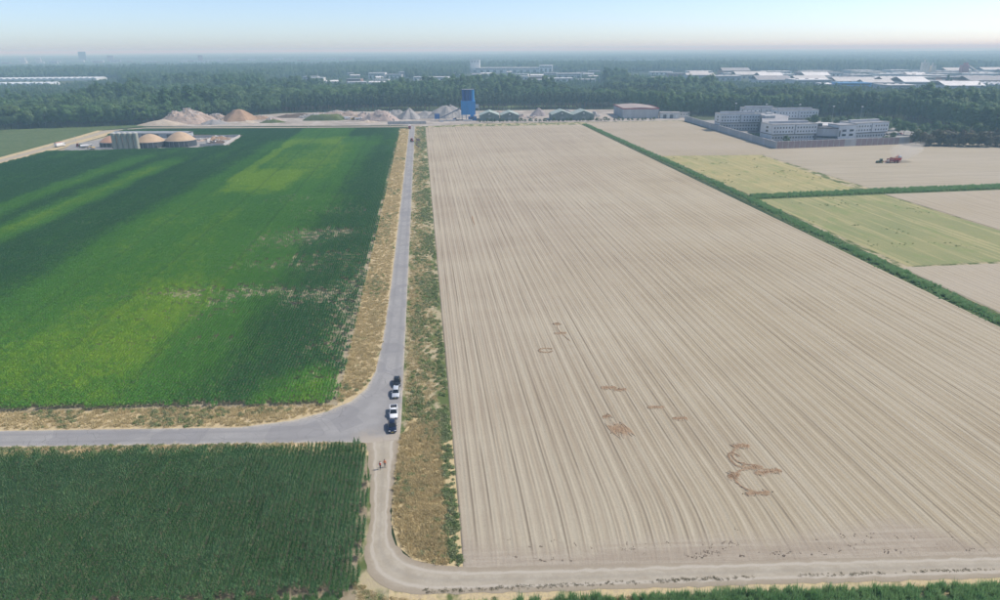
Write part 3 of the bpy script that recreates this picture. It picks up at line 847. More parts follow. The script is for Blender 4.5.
def clod(name, seed):
    g = random.Random(seed); m_ = MB()
    for _ in range(5): q = g.uniform(.06, .2); m_.box((g.uniform(-.4, .4), g.uniform(-.4, .4), q*.2), (q*1.5, q, q*.7), rz=g.uniform(0, 3), tilt=('X', g.uniform(-.5, .5)), top=.6)
    return m_.mesh(name, M['clod'])
clods = [clod('clod', 450+k) for k in range(4)]
sow('soil_clods', [(4, 85.4), (40, 82.4), (90, 78.2), (90, 86), (40, 90), (4, 93)], 1.6, clods, 'dark clods and crop litter on the headland of the bare field', 'clods',
    lambda x, y: np.clip((vnoise(x, y*2.5, 4, 37)-.52)*4, 0, 1)*np.clip(1-np.abs(y-(85.6-.085*x))/6, 0.05, 1), scale=(.35, .9), z=.17)
sow('dry_grass', [(-13.4, 84), (-9, 80.2), (2, 77.6), (40, 75.0), (84, 71.6), (84, 70.9), (40, 74.2), (2, 76.6), (-12, 78.5)], 5.0, straw, 'dry grass along the lower rim of the dirt track', 'grass', scale=(.4, .9))
def ditchline(Y): return np.interp(Y, [100, 160, 250, 340, 730], [165.5, 166.3, 168.5, 172.6, 173.6])
def ditch_band(name, y0, y1, w, dens, label):
    n = int((y1-y0)*w*dens)
    Y = rng.uniform(y0, y1, n); X = ditchline(Y)+rng.normal(0, w*.26, n)
    k = in_view(X, Y)
    X, Y = X[k], Y[k]; n = len(X)
    return scatter(name, np.stack([X, Y, np.full(n, .02)], 1), rng.uniform(0, 6.28, n), rng.uniform(.35, .95, n)*(.35+.85*vnoise(X, Y, 5, 31)), rng.integers(0, 5, n), reeds, label, 'reeds')
ditch_band('reeds', 140, 340, 5.2, 2.6, 'green reeds lining the near length of the long ditch')
ditch_band('reeds', 340, 728, 5.0, 1.4, 'green reeds lining the far length of the long ditch')
sow('reeds', [(176, 341), (176, 350), (254, 356), (640, 369), (640, 358), (254, 345)], 1.4, reeds, 'green reeds filling the short cross ditch', 'reeds', scale=(.3, .85))
sow('reeds', [(4, 77.6), (40, 74.8), (84, 71.2), (120, 68), (120, 60), (4, 70)], 3.4, reeds, 'tall green reeds along the lower edge of the land', 'reeds',
    lambda x, y: np.clip((x-2)/30, .25, 1), scale=(.5, .95))
sow('reeds', [(-120, 89), (-60, 83.5), (-14, 81), (-14, 74), (-120, 80)], 3.0, reeds, 'green reeds at the foot of the dark maize', 'reeds', scale=(.4, .8))
sow('weeds', [(178, 496), (252, 490), (244, 358), (178, 352)], .2, sweeds, 'green weed patches on the upper stubble field', 'weeds',
    lambda x, y: np.clip((vnoise(x, y*1.5, 14, 33)-.66)*3, 0, .5)*np.clip((vnoise(x, y, 45, 36)-.35)*4, 0, 1), scale=(.6, 1.2))
sow('weeds', [(178, 337), (249, 340), (249, 224), (178, 222)], .22, sweeds, 'green weed patches on the lower stubble field', 'weeds',
    lambda x, y: np.clip((vnoise(x, y*1.5, 12, 34)-.66)*3, 0, .5)*np.clip((vnoise(x, y, 40, 35)-.35)*4, 0, 1), scale=(.5, 1.1))

# ------------------------------------------------------------------ trees
def limbs(mb, h, r, seed, n=6, z0=.35, spread=.3):
    g = random.Random(seed)
    mb.tube((0, 0, -.2), (g.uniform(-.2, .2), g.uniform(-.2, .2), h*.55), r, r*.62, 7)
    top = (g.uniform(-.3, .3), g.uniform(-.3, .3), h*.92)
    mb.tube((0, 0, h*.54), top, r*.62, r*.12, 6)
    for k in range(n):
        a = 2*math.pi*(k+g.random()*.6)/n
        z = h*(z0+(.85-z0)*k/n)
        L = h*spread*g.uniform(.7, 1.1)
        mb.tube((0, 0, z), (L*math.cos(a), L*math.sin(a), z+L*.75), r*.32, r*.07, 5)
    return mb
def crown_quads(seed, cz, rx, rz_, clumps, per, size, csize, shape='round', low=-1.0):
    """leaf faces gathered in clumps over the crown's volume, with gaps between the clumps"""
    g = np.random.default_rng(seed)
    Q = []
    for _ in range(clumps):
        d = g.normal(0, 1, 3); d /= np.linalg.norm(d)
        if d[2] < low: d[2] = -d[2]
        q = g.uniform(.45, 1.0)**.6
        w = 1.0
        if shape == 'cone': w = max(.12, .62-.5*d[2])
        if shape == 'tall': w = .75+.25*math.cos(d[2]*1.6)
        c = np.array([d[0]*rx*w*q, d[1]*rx*w*q, cz+d[2]*rz_*q])
        cs = csize*g.uniform(.65, 1.3)
        D = g.normal(0, 1, (per, 3)); D /= np.linalg.norm(D, axis=1, keepdims=True)
        C = c+D*cs*g.uniform(.55, 1.0, per)[:, None]*np.array([1, 1, .75])
        Q.append(leaf_quads(C, D*.7+d*1.1+np.array([0, 0, .25])+g.normal(0, .28, (per, 3)), size, g))
    return np.concatenate(Q)
def crown_mesh(name, mat, **k): return quads_mesh(name, crown_quads(**k), mat)

KIND = {}
KIND['broad'] = dict(mat='broadleaf', bark='bark', h=20, r=.35, crowns=[dict(seed=500+i, cz=12.2, rx=6.2, rz_=7.4, clumps=48, per=22, size=1.05, csize=2.1) for i in range(5)], n=6, z0=.3, spread=.26)
KIND['poplar'] = dict(mat='poplar', bark='bark', h=27, r=.4, crowns=[dict(seed=520+i, cz=15.5, rx=4.6, rz_=11.8, clumps=56, per=20, size=1.05, csize=2.0, shape='tall') for i in range(4)], n=8, z0=.2, spread=.16)
KIND['pine'] = dict(mat='pine', bark='pine_bark', h=19, r=.30, crowns=[dict(seed=540+i, cz=13.4, rx=2.6, rz_=6.0, clumps=26, per=15, size=.95, csize=1.25, shape='tall') for i in range(4)], n=4, z0=.6, spread=.1)
KIND['shrub'] = dict(mat='shrub', bark='bark', h=5, r=.12, crowns=[dict(seed=560+i, cz=2.9, rx=2.6, rz_=2.6, clumps=22, per=14, size=.62, csize=.95, low=-.6) for i in range(3)], n=4, z0=.2, spread=.3)
KIND['copper'] = dict(mat='copper', bark='bark', h=11, r=.2, crowns=[dict(seed=580+i, cz=6.6, rx=4.2, rz_=5.4, clumps=36, per=16, size=1.0, csize=1.5) for i in range(3)], n=5, z0=.2, spread=.3)
KIND['willow'] = dict(mat='willow', bark='bark', h=17, r=.3, crowns=[dict(seed=600+i, cz=10.5, rx=5.4, rz_=6.6, clumps=34, per=16, size=1.2, csize=1.8) for i in range(2)], n=6, z0=.25, spread=.28)
KIND['conifer'] = dict(mat='pine', bark='bark', h=22, r=.3, crowns=[dict(seed=620+i, cz=11.5, rx=4.2, rz_=10.4, clumps=46, per=15, size=1.1, csize=1.3, shape='cone') for i in range(2)], n=8, z0=.15, spread=.12)
for kd, q in KIND.items():
    q['crown_me'] = [crown_mesh('crown', M[q['mat']], **c) for c in q['crowns']]
    q['trunk_me'] = [limbs(MB(), q['h'], q['r'], 3+i, q['n'], q['z0'], q['spread']).mesh('trunk', M[q['bark']], True) for i in range(2)]

TREES = []
def tree(name, kd, x, y, sc, label, group=None, sx=1.0):
    q = KIND[kd]
    t = thing(name, label, 'bush' if kd == 'shrub' else 'tree', (x, y, 0), rnd.uniform(0, 6.28), group)
    t.scale = (sc*sx, sc*sx, sc)
    link('trunk', rnd.choice(q['trunk_me']), t); link('crown', rnd.choice(q['crown_me']), t)
    TREES.append((x, y))
    return t

ORD = ['first', 'second', 'third', 'fourth', 'fifth', 'sixth', 'seventh', 'eighth', 'ninth', 'tenth', 'eleventh', 'twelfth', 'thirteenth', 'fourteenth', 'fifteenth',
       'sixteenth', 'seventeenth', 'eighteenth', 'nineteenth', 'twentieth']
def ordn(i):
    if i < 20: return ORD[i]
    tens = {2: 'twenty', 3: 'thirty', 4: 'forty', 5: 'fifty', 6: 'sixty'}[(i+1)//10]
    return tens[:-1]+'ieth' if (i+1) % 10 == 0 else tens+'-'+ORD[(i+1) % 10-1]
def place_labels(trees, base, marks):
    """tell alike trees apart by counting them left or right of the nearest thing one can find"""
    seen = {}
    for t in trees:
        a = math.atan2(t.location.x, t.location.y)
        m_ = min(marks, key=lambda q: abs(math.atan2(q[0], q[1])-a))
        am = math.atan2(m_[0], m_[1])
        seen.setdefault((m_[2], 'left' if a < am else 'right'), []).append((abs(a-am), t))
    for (nm, side), l in seen.items():
        for i, (_, t) in enumerate(sorted(l, key=lambda q: q[0])): t['label'] = '%s, %s to the %s of %s' % (base, ordn(i), side, nm)
def along(pts, step):
    L, out, carry = 0, [], 0.0
    for (x0, y0), (x1, y1) in zip(pts[:-1], pts[1:]):
        d = math.hypot(x1-x0, y1-y0); t = carry
        while t < d:
            out.append((x0+(x1-x0)*t/d, y0+(y1-y0)*t/d)); t += step*rnd.uniform(.75, 1.25)
        carry = t-d
    return out

for x, y in along([(-500, 779), (-437, 781), (-370, 793), (-306, 808)], 6.6):
    tree('broadleaf_tree', 'broad', x, y+rnd.uniform(0, 5), rnd.uniform(.9, 1.25), 'dark broadleaf tree at the wood edge', 'trees at the edge of the left wood')
place_labels([o for o in COL.objects if o.get('group') == 'trees at the edge of the left wood'], 'dark broadleaf tree edging the dull meadow', [(-307, 625, 'the white truck'), (-283, 800, 'the sand bank')])
for x, y in along([(-304, 815), (-285, 850), (-262, 866), (-182, 930)], 6.6):
    tree('broadleaf_tree', 'broad', x, y+rnd.uniform(0, 5), rnd.uniform(.85, 1.1), 'dark broadleaf tree at the wood edge behind the brown heaps', 'trees behind the brown heaps')
place_labels([o for o in COL.objects if o.get('group') == 'trees behind the brown heaps'], 'dark broadleaf tree at the yard edge', [(-262, 820, 'the largest rubble heap'), (-211, 842, 'the brown cone heap')])
for row in range(2):
    for x, y in along([(-178, 934+9*row), (-92, 946+9*row), (38, 924+9*row), (172, 930+9*row), (262, 915+9*row)], 5.6):
        tree('pine_tree', 'pine', x, y+rnd.uniform(-2, 3), rnd.uniform(.85, 1.15), 'slim bare stemmed pine in the row behind the yard', 'slim pines behind the yard')['row'] = row
PM = [(-211, 842, 'the brown cone heap'), (-110, 826, 'the grassy bank'), (-46, 812, 'the pinkish heap'), (-14, 826, 'the grey cone'), (53, 800, 'the blue tower'), (88, 785, 'the left shed pair'), (142, 838, 'the mauve heap'), (170, 775, 'the right shed pair'), (250, 786, 'the red trimmed hall')]
for row in range(2): place_labels([o for o in COL.objects if o.get('group') == 'slim pines behind the yard' and o['row'] == row], ['front row', 'second row'][row]+' slim pine', PM)
for o in COL.objects:
    if 'row' in o: del o['row']
for x, y in along([(272, 880), (288, 830), (305, 798), (360, 792), (440, 775), (520, 752)], 7.0):
    tree('poplar_tree', 'poplar', x, y+rnd.uniform(0, 5), rnd.uniform(.85, 1.08), 'tall green tree in the line behind the grey cell blocks', 'trees behind the cell blocks')
place_labels([o for o in COL.objects if o.get('group') == 'trees behind the cell blocks'], 'tall green tree at the wood edge', [(285, 785, 'the low white building'), (306, 644, 'the leftmost cell block'), (383, 675, 'the rear cell block'), (380, 550, 'the right cell block')])
for x, y in along([(528, 748), (534, 690), (526, 640), (512, 585), (500, 545), (520, 520), (560, 505)], 7.0):
    tree('poplar_tree', 'poplar', x, y+rnd.uniform(0, 5), rnd.uniform(.8, 1.0), 'green tree at the wood edge beyond the copper bushes', 'trees at the edge of the right wood')
place_labels([o for o in COL.objects if o.get('group') == 'trees at the edge of the right wood'], 'wood edge tree beyond the copper bushes', [(420, 580, 'the car park'), (475, 500, 'the last copper bush')])
for x, y in along([(404, 516), (420, 513), (452, 503), (475, 500)], 5.2):
    for dy in (0, 9):
        tree('copper_tree', 'copper', x+rnd.uniform(-2, 2), y+dy+rnd.uniform(0, 3), rnd.uniform(.8, 1.15), 'brownish bushy tree at the corner of the harvested field', 'copper trees by the harvested field')
CT = [o for o in COL.objects if o.get('group') == 'copper trees by the harvested field']
for i, o in enumerate(sorted(CT[0::2], key=lambda o: o.location.x/o.location.y)): o['label'] = 'brownish bushy tree, %s from the left in the front line by the harvested field' % ordn(i)
for i, o in enumerate(sorted(CT[1::2], key=lambda o: o.location.x/o.location.y)): o['label'] = 'brownish bushy tree, %s from the left in the back line by the harvested field' % ordn(i)
for x, y in along([(404, 590), (415, 602), (440, 590), (470, 570), (492, 556)], 6.0):
    tree('bushy_tree', 'broad', x, y+rnd.uniform(-3, 5), rnd.uniform(.5, .68), 'low rounded tree beside the car park', 'low trees by the car park')
for i, o in enumerate(sorted([o for o in COL.objects if o.get('group') == 'low trees by the car park'], key=lambda o: o.location.x/o.location.y)): o['label'] = 'low rounded tree beside the car park, %s from the left' % ordn(i)
for x, y in along([(388, 662), (420, 650), (446, 632), (462, 615)], 6.5):
    tree('bushy_tree', 'broad', x, y+rnd.uniform(-3, 5), rnd.uniform(.5, .68), 'low rounded tree between the cell blocks and the tall wood', 'low trees behind the right cell block')
for i, o in enumerate(sorted([o for o in COL.objects if o.get('group') == 'low trees behind the right cell block'], key=lambda o: o.location.x/o.location.y)): o['label'] = 'low rounded tree behind the right cell block, %s from the left' % ordn(i)
for i, (x, y, sc, lab) in enumerate([(300.5, 542, 1.3, 'single yellowish tree inside the corner of the perimeter wall'), (386, 538.5, 1.15, 'small round tree against the front of the right cell block'),
                                     (401, 551, 1.3, 'small tree between the right cell block and the car park'), (331, 610, .55, 'low dark bush on the lawn of the cell blocks')]):
    tree('small_tree', 'shrub', x, y, sc, lab)
for x, y in along([(346, 533.5), (384, 537)], 5.2):
    tree('shrub', 'shrub', x, y, rnd.uniform(.55, .75), 'small shrub behind the front perimeter wall', 'shrubs inside the perimeter wall')
for i, o in enumerate([o for o in COL.objects if o.get('group') == 'shrubs inside the perimeter wall']): o['label'] = '%s small shrub from the left behind the mauve perimeter wall' % ordn(i)
for x, y in along([(64, 766), (120, 761), (212, 754), (262, 757)], 5.0):
    tree('shrub', 'shrub', x, y+rnd.uniform(-2, 2), rnd.uniform(.5, .95), 'dark hedge bush between the bare field and the sheds', 'bushes in front of the sheds')
for i, o in enumerate([o for o in COL.objects if o.get('group') == 'bushes in front of the sheds']): o['label'] = '%s dark hedge bush from the blue tower along the shed fronts' % ordn(i)
tree('conifer', 'conifer', 1010, 1262, 1.25, 'dark conifer towering in front of the factory roofs at right')
tree('conifer', 'conifer', 1021, 1268, 1.05, 'shorter dark conifer beside the tallest one at right')
for x, y in ((-505, 900), (-418, 936), (-400, 930), (-340, 960), (-300, 985), (-240, 1010)):
    tree('pale_tree', 'willow', x, y, rnd.uniform(1.0, 1.2), 'pale grey green tree standing out of the dark wood', 'pale trees in the wood')
for i, o in enumerate(sorted([o for o in COL.objects if o.get('group') == 'pale trees in the wood'], key=lambda o: o.location.x/o.location.y)): o['label'] = '%s pale grey green tree from the left in the dark wood' % ordn(i)

# ------------------------------------------------------------------ the woods behind: too many to count
front = [(-2600, 700), (-700, 780), (-440, 792), (-306, 820), (-285, 858), (-262, 876), (-182, 955), (-110, 1004), (90, 985), (240, 966), (300, 930), (300, 815), (440, 790), (530, 765), (540, 690), (532, 640), (518, 560), (560, 520), (640, 500), (3000, 430)]
CLEAR = [[(-1700, 1690), (-850, 1770), (-850, 2180), (-1700, 2260)],
         [(-150, 1935), (-40, 1935), (-40, 2070), (-150, 2070)], [(-40, 1640), (115, 1600), (115, 1900), (-40, 1960)],
         [(165, 2330), (470, 2290), (470, 2520), (165, 2520)], [(235, 1600), (420, 1560), (420, 1760), (235, 1930)],
         [(-330, 1880), (-240, 1880), (-240, 2040), (-330, 2040)],
         [(640, 1700), (760, 1440), (830, 1250), (1080, 1180), (1500, 1100), (2600, 1300), (2600, 2150), (1500, 2150), (660, 2320)]]
TOWN = [[(-3200, 4700), (-500, 4500), (-500, 6000), (-3200, 6300)]]
SUBURB = [(-380, 1750), (130, 1560), (500, 1520), (620, 1640), (620, 2280), (-380, 2300)]
fx, fy = [p[0] for p in front], [p[1] for p in front]
def wood_points(r0, r1, sp, m=.12):
    W = r1*1.05
    X, Y = grid_pts(-W, W, 450, W, sp)
    X = X+rng.uniform(-.42, .42, X.shape)*sp; Y = Y+rng.uniform(-.42, .42, Y.shape)*sp
    d = np.hypot(X, Y)
    k = (d >= r0) & (d < r1) & (Y > np.interp(X, fx, fy)) & in_view(X, Y, 10.0, m)
    for c in CLEAR: k &= ~in_poly(X, Y, c)
    X, Y = X[k], Y[k]
    low = np.zeros(len(X), bool)                 # only low growth just in front of the works and the town
    for c in CLEAR+TOWN:
        for s_ in np.arange(1.0, 1.75 if c is CLEAR[0] else 1.42, .03): low |= in_poly(X*s_, Y*s_, c)
    sub_ = np.zeros(len(X), bool)
    for s_ in np.arange(1.0, 1.3, .04): sub_ |= in_poly(X*s_, Y*s_, SUBURB)
    low |= sub_ & (vnoise(X, Y*1.5, 85, 46) < .78)
    return X, Y, np.where(low, rng.uniform(.22, .42, len(X)), 1.0)
tree_protos = KIND['broad']['crown_me'][:4]+KIND['poplar']['crown_me'][:3]+KIND['pine']['crown_me'][:2]
# far canopy pieces: several crowns in one
def grove(name, seed, w, n, size):
    g = np.random.default_rng(seed)
    Q = []
    for _ in range(n):
        cx, cy = g.uniform(-w/2, w/2, 2); hh = g.uniform(12, 20)
        m_ = 34
        D = g.normal(0, 1, (m_, 3)); D[:, 2] = np.abs(D[:, 2])*.9-.2
        D /= np.linalg.norm(D, axis=1, keepdims=True)
        C = np.array([cx, cy, hh*.55])+D*np.array([5.5, 5.5, hh*.5])*g.uniform(.75, 1.05, m_)[:, None]
        Q.append(leaf_quads(C, D+g.normal(0, .3, (m_, 3)), size, g))
    return quads_mesh(name, np.concatenate(Q), M['far_tree'])
def joined(name, meshes):
    bm = bmesh.new(); off = 0; out = bpy.data.meshes.new(name)
    for m_ in meshes:
        k0 = len(bm.faces); bm.from_mesh(m_); bm.faces.ensure_lookup_table()
        for f in bm.faces[k0:]: f.material_index = off
        off += 1; out.materials.append(m_.materials[0])
    bm.to_mesh(out); bm.free()
    return out
pine_full = [joined('pine', [KIND['pine']['crown_me'][i], KIND['pine']['trunk_me'][i % 2]]) for i in range(4)]
P_ = []
for row in range(4):
    P_ += [(x, y+rnd.uniform(-2, 3)) for x, y in along([(-178, 952+9*row), (-92, 962+9*row), (38, 941+9*row), (172, 946+9*row), (262, 931+9*row)], 6.2) if vnoise(x, row, 22, 77) > .25]
P_ = np.array(P_); n = len(P_)
scatter('wood', np.column_stack([P_, np.zeros(n)]), rng.uniform(0, 6.28, n), rng.uniform(.85, 1.15, n), rng.integers(0, 4, n), pine_full, 'further rows of slim pines behind the first two rows', 'wood')
X, Y, lowf = wood_points(400, 1650, 9.0)
n = len(X)
stand = vnoise(X, Y, 150, 41)
idx = np.where(stand > .62, 4+rng.integers(0, 3, n), np.where(stand < .25, 7+rng.integers(0, 2, n), rng.integers(0, 4, n)))
sc = rng.uniform(.68, 1.22, n)*(.68+.60*vnoise(X, Y, 70, 42))*lowf
scatter('wood', np.stack([X, Y, np.zeros(n)], 1), rng.uniform(0, 6.28, n), sc, idx, tree_protos, 'dense dark green wood stretching behind the yard and cell blocks', 'wood')
X, Y, lowf = wood_points(1650, 3300, 11.5)
k = vnoise(X, Y*1.6, 230, 43) > .27
X, Y, lowf = X[k], Y[k], lowf[k]; n = len(X)
scatter('wood', np.stack([X, Y, np.zeros(n)], 1), rng.uniform(0, 6.28, n), rng.uniform(.7, 1.15, n)*lowf, rng.integers(0, 6, n), tree_protos, 'hazy belt of woods around the distant factories', 'wood')
X, Y, lowf = wood_points(3300, 9000, 46)
k = vnoise(X, Y*2.2, 700, 44) > .30
X, Y, lowf = X[k], Y[k], lowf[k]; n = len(X)
scatter('wood', np.stack([X, Y, np.zeros(n)], 1), rng.uniform(0, 6.28, n), np.stack([rng.uniform(.8, 1.2, n)]*2+[rng.uniform(.8, 1.1, n)*np.maximum(lowf, .45)], 1), rng.integers(0, 4, n), [grove('grove', 700+i, 52, 11, 4.2) for i in range(4)],
        'far bluish woods before the horizon', 'wood')
X, Y, lowf = wood_points(9000, 26000, 190)
k = vnoise(X, Y*2.0, 2200, 45) > .38
X, Y = X[k], Y[k]; n = len(X)
scatter('wood', np.stack([X, Y, np.zeros(n)], 1), rng.uniform(0, 6.28, n), np.stack([np.ones(n)*rng.uniform(.8, 1.2, n)]*2+[rng.uniform(.7, 1.3, n)], 1), rng.integers(0, 3, n), [grove('grove', 720+i, 210, 45, 10.0) for i in range(3)],
        'faint woods along the horizon', 'wood')

# ------------------------------------------------------------------ the hazy air
hm = bpy.data.materials.new('haze_air')
hm.use_nodes = True
hn = hm.node_tree; hn.nodes.clear()
pv = hn.nodes.new('ShaderNodeVolumePrincipled')
pv.inputs['Color'].default_value = (.50, .78, 1.0, 1)
pv.inputs['Absorption Color'].default_value = (1, 1, 1, 1)
pv.inputs['Density'].default_value = 2.5e-4
pv.inputs['Anisotropy'].default_value = 0.0
ho = hn.nodes.new('ShaderNodeOutputMaterial')
hn.links.new(pv.outputs[0], ho.inputs['Volume'])
hb = MB().box((0, 0, 50), (96000, 96000, 102))
tag(hb.build('haze', hm), 'pale summer haze lying over the whole plain', 'haze', kind='stuff')

# ================================================================== THINGS
white = paint('white_paint', (.74, .74, .72), .4, .08, .6)
white_wall = paint('white_wall', (.62, .62, .60), .7, .12, .15, streak=True)
grey_wall = paint('grey_concrete_wall', (.40, .41, .42), .85, .14, .25, streak=True)
grey_dark = paint('dark_grey_metal', (.10, .105, .115), .6, .2, .8)
roof_grey = paint('grey_roofing', (.30, .30, .31), .85, .15, .12)
roof_pale = paint('pale_roofing', (.50, .50, .49), .8, .12, .06)
roof_white = paint('white_roofing', (.66, .67, .67), .7, .10, .05)
concrete = paint('concrete', (.48, .47, .45), .9, .15, .4)
black_rubber = paint('tyre_rubber', (.022, .022, .024), .85, .2, 2)
rim_metal = paint('rim_metal', (.45, .45, .46), .35, .1, 2, .5, .6)
chrome = paint('lamp_glass', (.80, .82, .84), .12, .05, 3, .6)
red_lamp = paint('red_lamp', (.45, .02, .02), .3, .1, 3)
steel = paint('galvanised_steel', (.42, .43, .44), .45, .15, 1.5, .5, .5)
skin = paint('skin', (.52, .33, .24), .6, .1, 8)
hair_m = paint('hair', (.06, .04, .025), .7, .2, 20)
sglass = SH('dark_glass'); GLASS = sglass.done((.015, .02, .026), .08, .6)
wglass = SH('building_glass'); WIN = wglass.done((.045, .055, .07), .15, .5)

def wheel(parent, x, y, r, w, rim=rim_metal):
    t = MB(); t.lathe([(r*.60, -w/2), (r*.93, -w/2), (r, -w*.32), (r, w*.32), (r*.93, w/2), (r*.60, w/2)], 18)
    o = t.build('wheel', black_rubber, parent, (x, y, r), smooth=True); o.rotation_euler = (0, R(90), 0)
    m = MB(); m.lathe([(0, -w*.44), (r*.22, -w*.46), (r*.61, -w*.34), (r*.61, w*.34), (r*.22, w*.46), (0, w*.44)], 14)
    m.build('rim', rim, o)
    return o

def loft(mb, rings):
    n = len(rings[0]); base = len(mb.v)
    V = [p for rg in rings for p in rg]
    F = [(i*n+j, i*n+(j+1) % n, (i+1)*n+(j+1) % n, (i+1)*n+j) for i in range(len(rings)-1) for j in range(n)]
    F.append(list(range(n))[::-1]); F.append([(len(rings)-1)*n+j for j in range(n)])
    mb.add(V, F)

def car(loc, rz, label, body_col, kind='hatch', length=4.3, width=1.78, height=1.5, name='parked_car', roof_col=None):
    """front looks towards local -Y"""
    t = thing(name, label, 'car', loc, rz, 'cars parked at the junction')
    L, W = length/2, width/2
    b = MB()
    st = [(-L, .80, .38, .56), (-L+.10, .90, .27, .68), (-L+.45, .97, .22, .80), (-L+.95, 1.0, .20, .89), (-L+1.35, 1.0, .20, .97), (0, 1.0, .20, .98), (L-.9, 1.0, .20, 1.0), (L-.35, .97, .24, .99), (L-.08, .90, .30, .90), (L, .82, .40, .72)]
    rings = []
    for y, w, z0, z1 in st:
        w *= W
        rings.append([(-w*.96, y, z0), (-w, y, z0+.14), (-w, y, z0+(z1-z0)*.62), (-w*.93, y, z1-.05), (-w*.80, y, z1), (w*.80, y, z1), (w*.93, y, z1-.05), (w, y, z0+(z1-z0)*.62), (w, y, z0+.14), (w*.96, y, z0)])
    loft(b, rings)
    b.build('body', body_col, t, smooth=True).data.polygons.foreach_set('use_smooth', [True]*len(b.f))
    fy, ry = -L+1.20, (L-.25 if kind != 'pickup' else .35)
    frf, rrf = fy+.75, ry-(.45 if kind != 'pickup' else .18)
    wb, wr, zb, zr = W*.90, W*.70, .96, height
    A = [(-wb, fy, zb), (wb, fy, zb), (wb, ry, zb), (-wb, ry, zb)]; Bq = [(-wr, frf, zr-.05), (wr, frf, zr-.05), (wr, rrf, zr-.05), (-wr, rrf, zr-.05)]
    def pane(nm, pts, out):
        c = sum((Vector(p) for p in pts), Vector())/4
        pts = [c+(Vector(p)-c)*.93 for p in pts]
        o = Vector(out)*.012
        m = MB(); m.add([p+o for p in pts]+[p-o*2 for p in pts], [(0, 1, 2, 3), (7, 6, 5, 4), (0, 4, 5, 1), (1, 5, 6, 2), (2, 6, 7, 3), (3, 7, 4, 0)])
        return m.build(nm, GLASS, t)
    cab = MB(); cab.add(A+Bq, [(0, 1, 5, 4), (1, 2, 6, 5), (2, 3, 7, 6), (3, 0, 4, 7)])
    cab.build('cabin', body_col, t)
    pane('windscreen', [A[0], A[1], Bq[1], Bq[0]], (0, -.7, .7)); pane('rear_window', [A[2], A[3], Bq[3], Bq[2]], (0, .7, .7))
    for sgn in (-1, 1):
        i0, i1 = (0, 3) if sgn < 0 else (1, 2)
        a0, a1, b0, b1 = Vector(A[i0]), Vector(A[i1]), Vector(Bq[i0]), Vector(Bq[i1])
        for f0, f1 in ((.06, .50), (.54, .95)):
            pane('side_window', [a0.lerp(a1, f0), a0.lerp(a1, f1), b0.lerp(b1, f1), b0.lerp(b1, f0)], (sgn*.9, 0, .3))
        m = MB(); m.box((sgn*(W+.08), fy+.28, 1.0), (.18, .12, .13)); m.build('mirror', body_col, t, bevel=.03)
        m = MB(); m.box((sgn*W*.68, -L+.115, .66), (W*.42, .20, .13), tilt=('X', R(-20))); m.build('headlight', chrome, t, bevel=.03)
        m = MB(); m.box((sgn*W*.74, L-.03, .78), (W*.3, .09, .2)); m.build('tail_light', red_lamp, t, bevel=.02)
        for y in (-L+.82, L-.80): wheel(t, sgn*(W-.09), y, .32, .22)
    rf = MB(); ring = []
    for y, w, z in ((frf-.02, wr*.92, zr-.045), (frf+.15, wr, zr), (rrf-.15, wr, zr), (rrf+.02, wr*.92, zr-.04)):
        ring.append([(-w, y, z-.05), (-w*.86, y, z), (w*.86, y, z), (w, y, z-.05)])
    loft(rf, ring)
    rf.build('roof', roof_col or body_col, t, smooth=True)
    m = MB(); m.box((0, -L+.02, .46), (W*1.25, .09, .17)); m.build('grille', grey_dark, t, bevel=.02)
    m = MB(); m.box((0, -L-.03, .42), (.50, .02, .11)); m.build('number_plate', paint('yellow_plate', (.70, .50, .04), .5, .05), t)
    m = MB(); m.box((0, -L+.01, .32), (W*1.66, .12, .12)); m.build('bumper', grey_dark, t, bevel=.03)
    if kind == 'pickup':
        m = MB()
        m.box((0, (ry+L)/2+.02, 1.012), (W*1.50, L-ry-.30, .02)); m.build('load_bed', paint('bed_liner', (.03, .03, .033), .8, .2), t)
        for sgn in (-1, 1): m = MB(); m.box((sgn*W*.87, (ry+L)/2, 1.10), (.10, L-ry-.10, .22)); m.build('bed_side', body_col, t)
        m = MB(); m.box((0, L-.11, 1.08), (W*1.64, .09, .24)); m.build('tailgate', body_col, t)
    return t

p_white = paint('car_paint_white', (.78, .79, .80), .22, .04, .5, .5)
p_silver = paint('car_paint_silver', (.62, .65, .68), .25, .05, .5, .5, .25)
p_navy = paint('car_paint_navy', (.012, .020, .045), .2, .1, .5, .5)
p_black = paint('car_paint_anthracite', (.022, .026, .032), .22, .1, .5, .5)
car((-8.75, 148.6, .055), R(1), 'dark hatchback at the back of the four parked cars', p_black, length=4.2)
car((-8.85, 143.2, .055), R(-1), 'silver white estate car parked second from the back', p_silver, length=4.6, height=1.55)
car((-9.05, 133.9, .055), R(2), 'white pickup with an open dark load bed on the road edge', p_white, 'pickup', 5.1, 1.85, 1.7)
car((-9.15, 128.0, .055), R(3), 'dark navy car nearest the junction, in front of the pickup', p_navy, length=4.5)

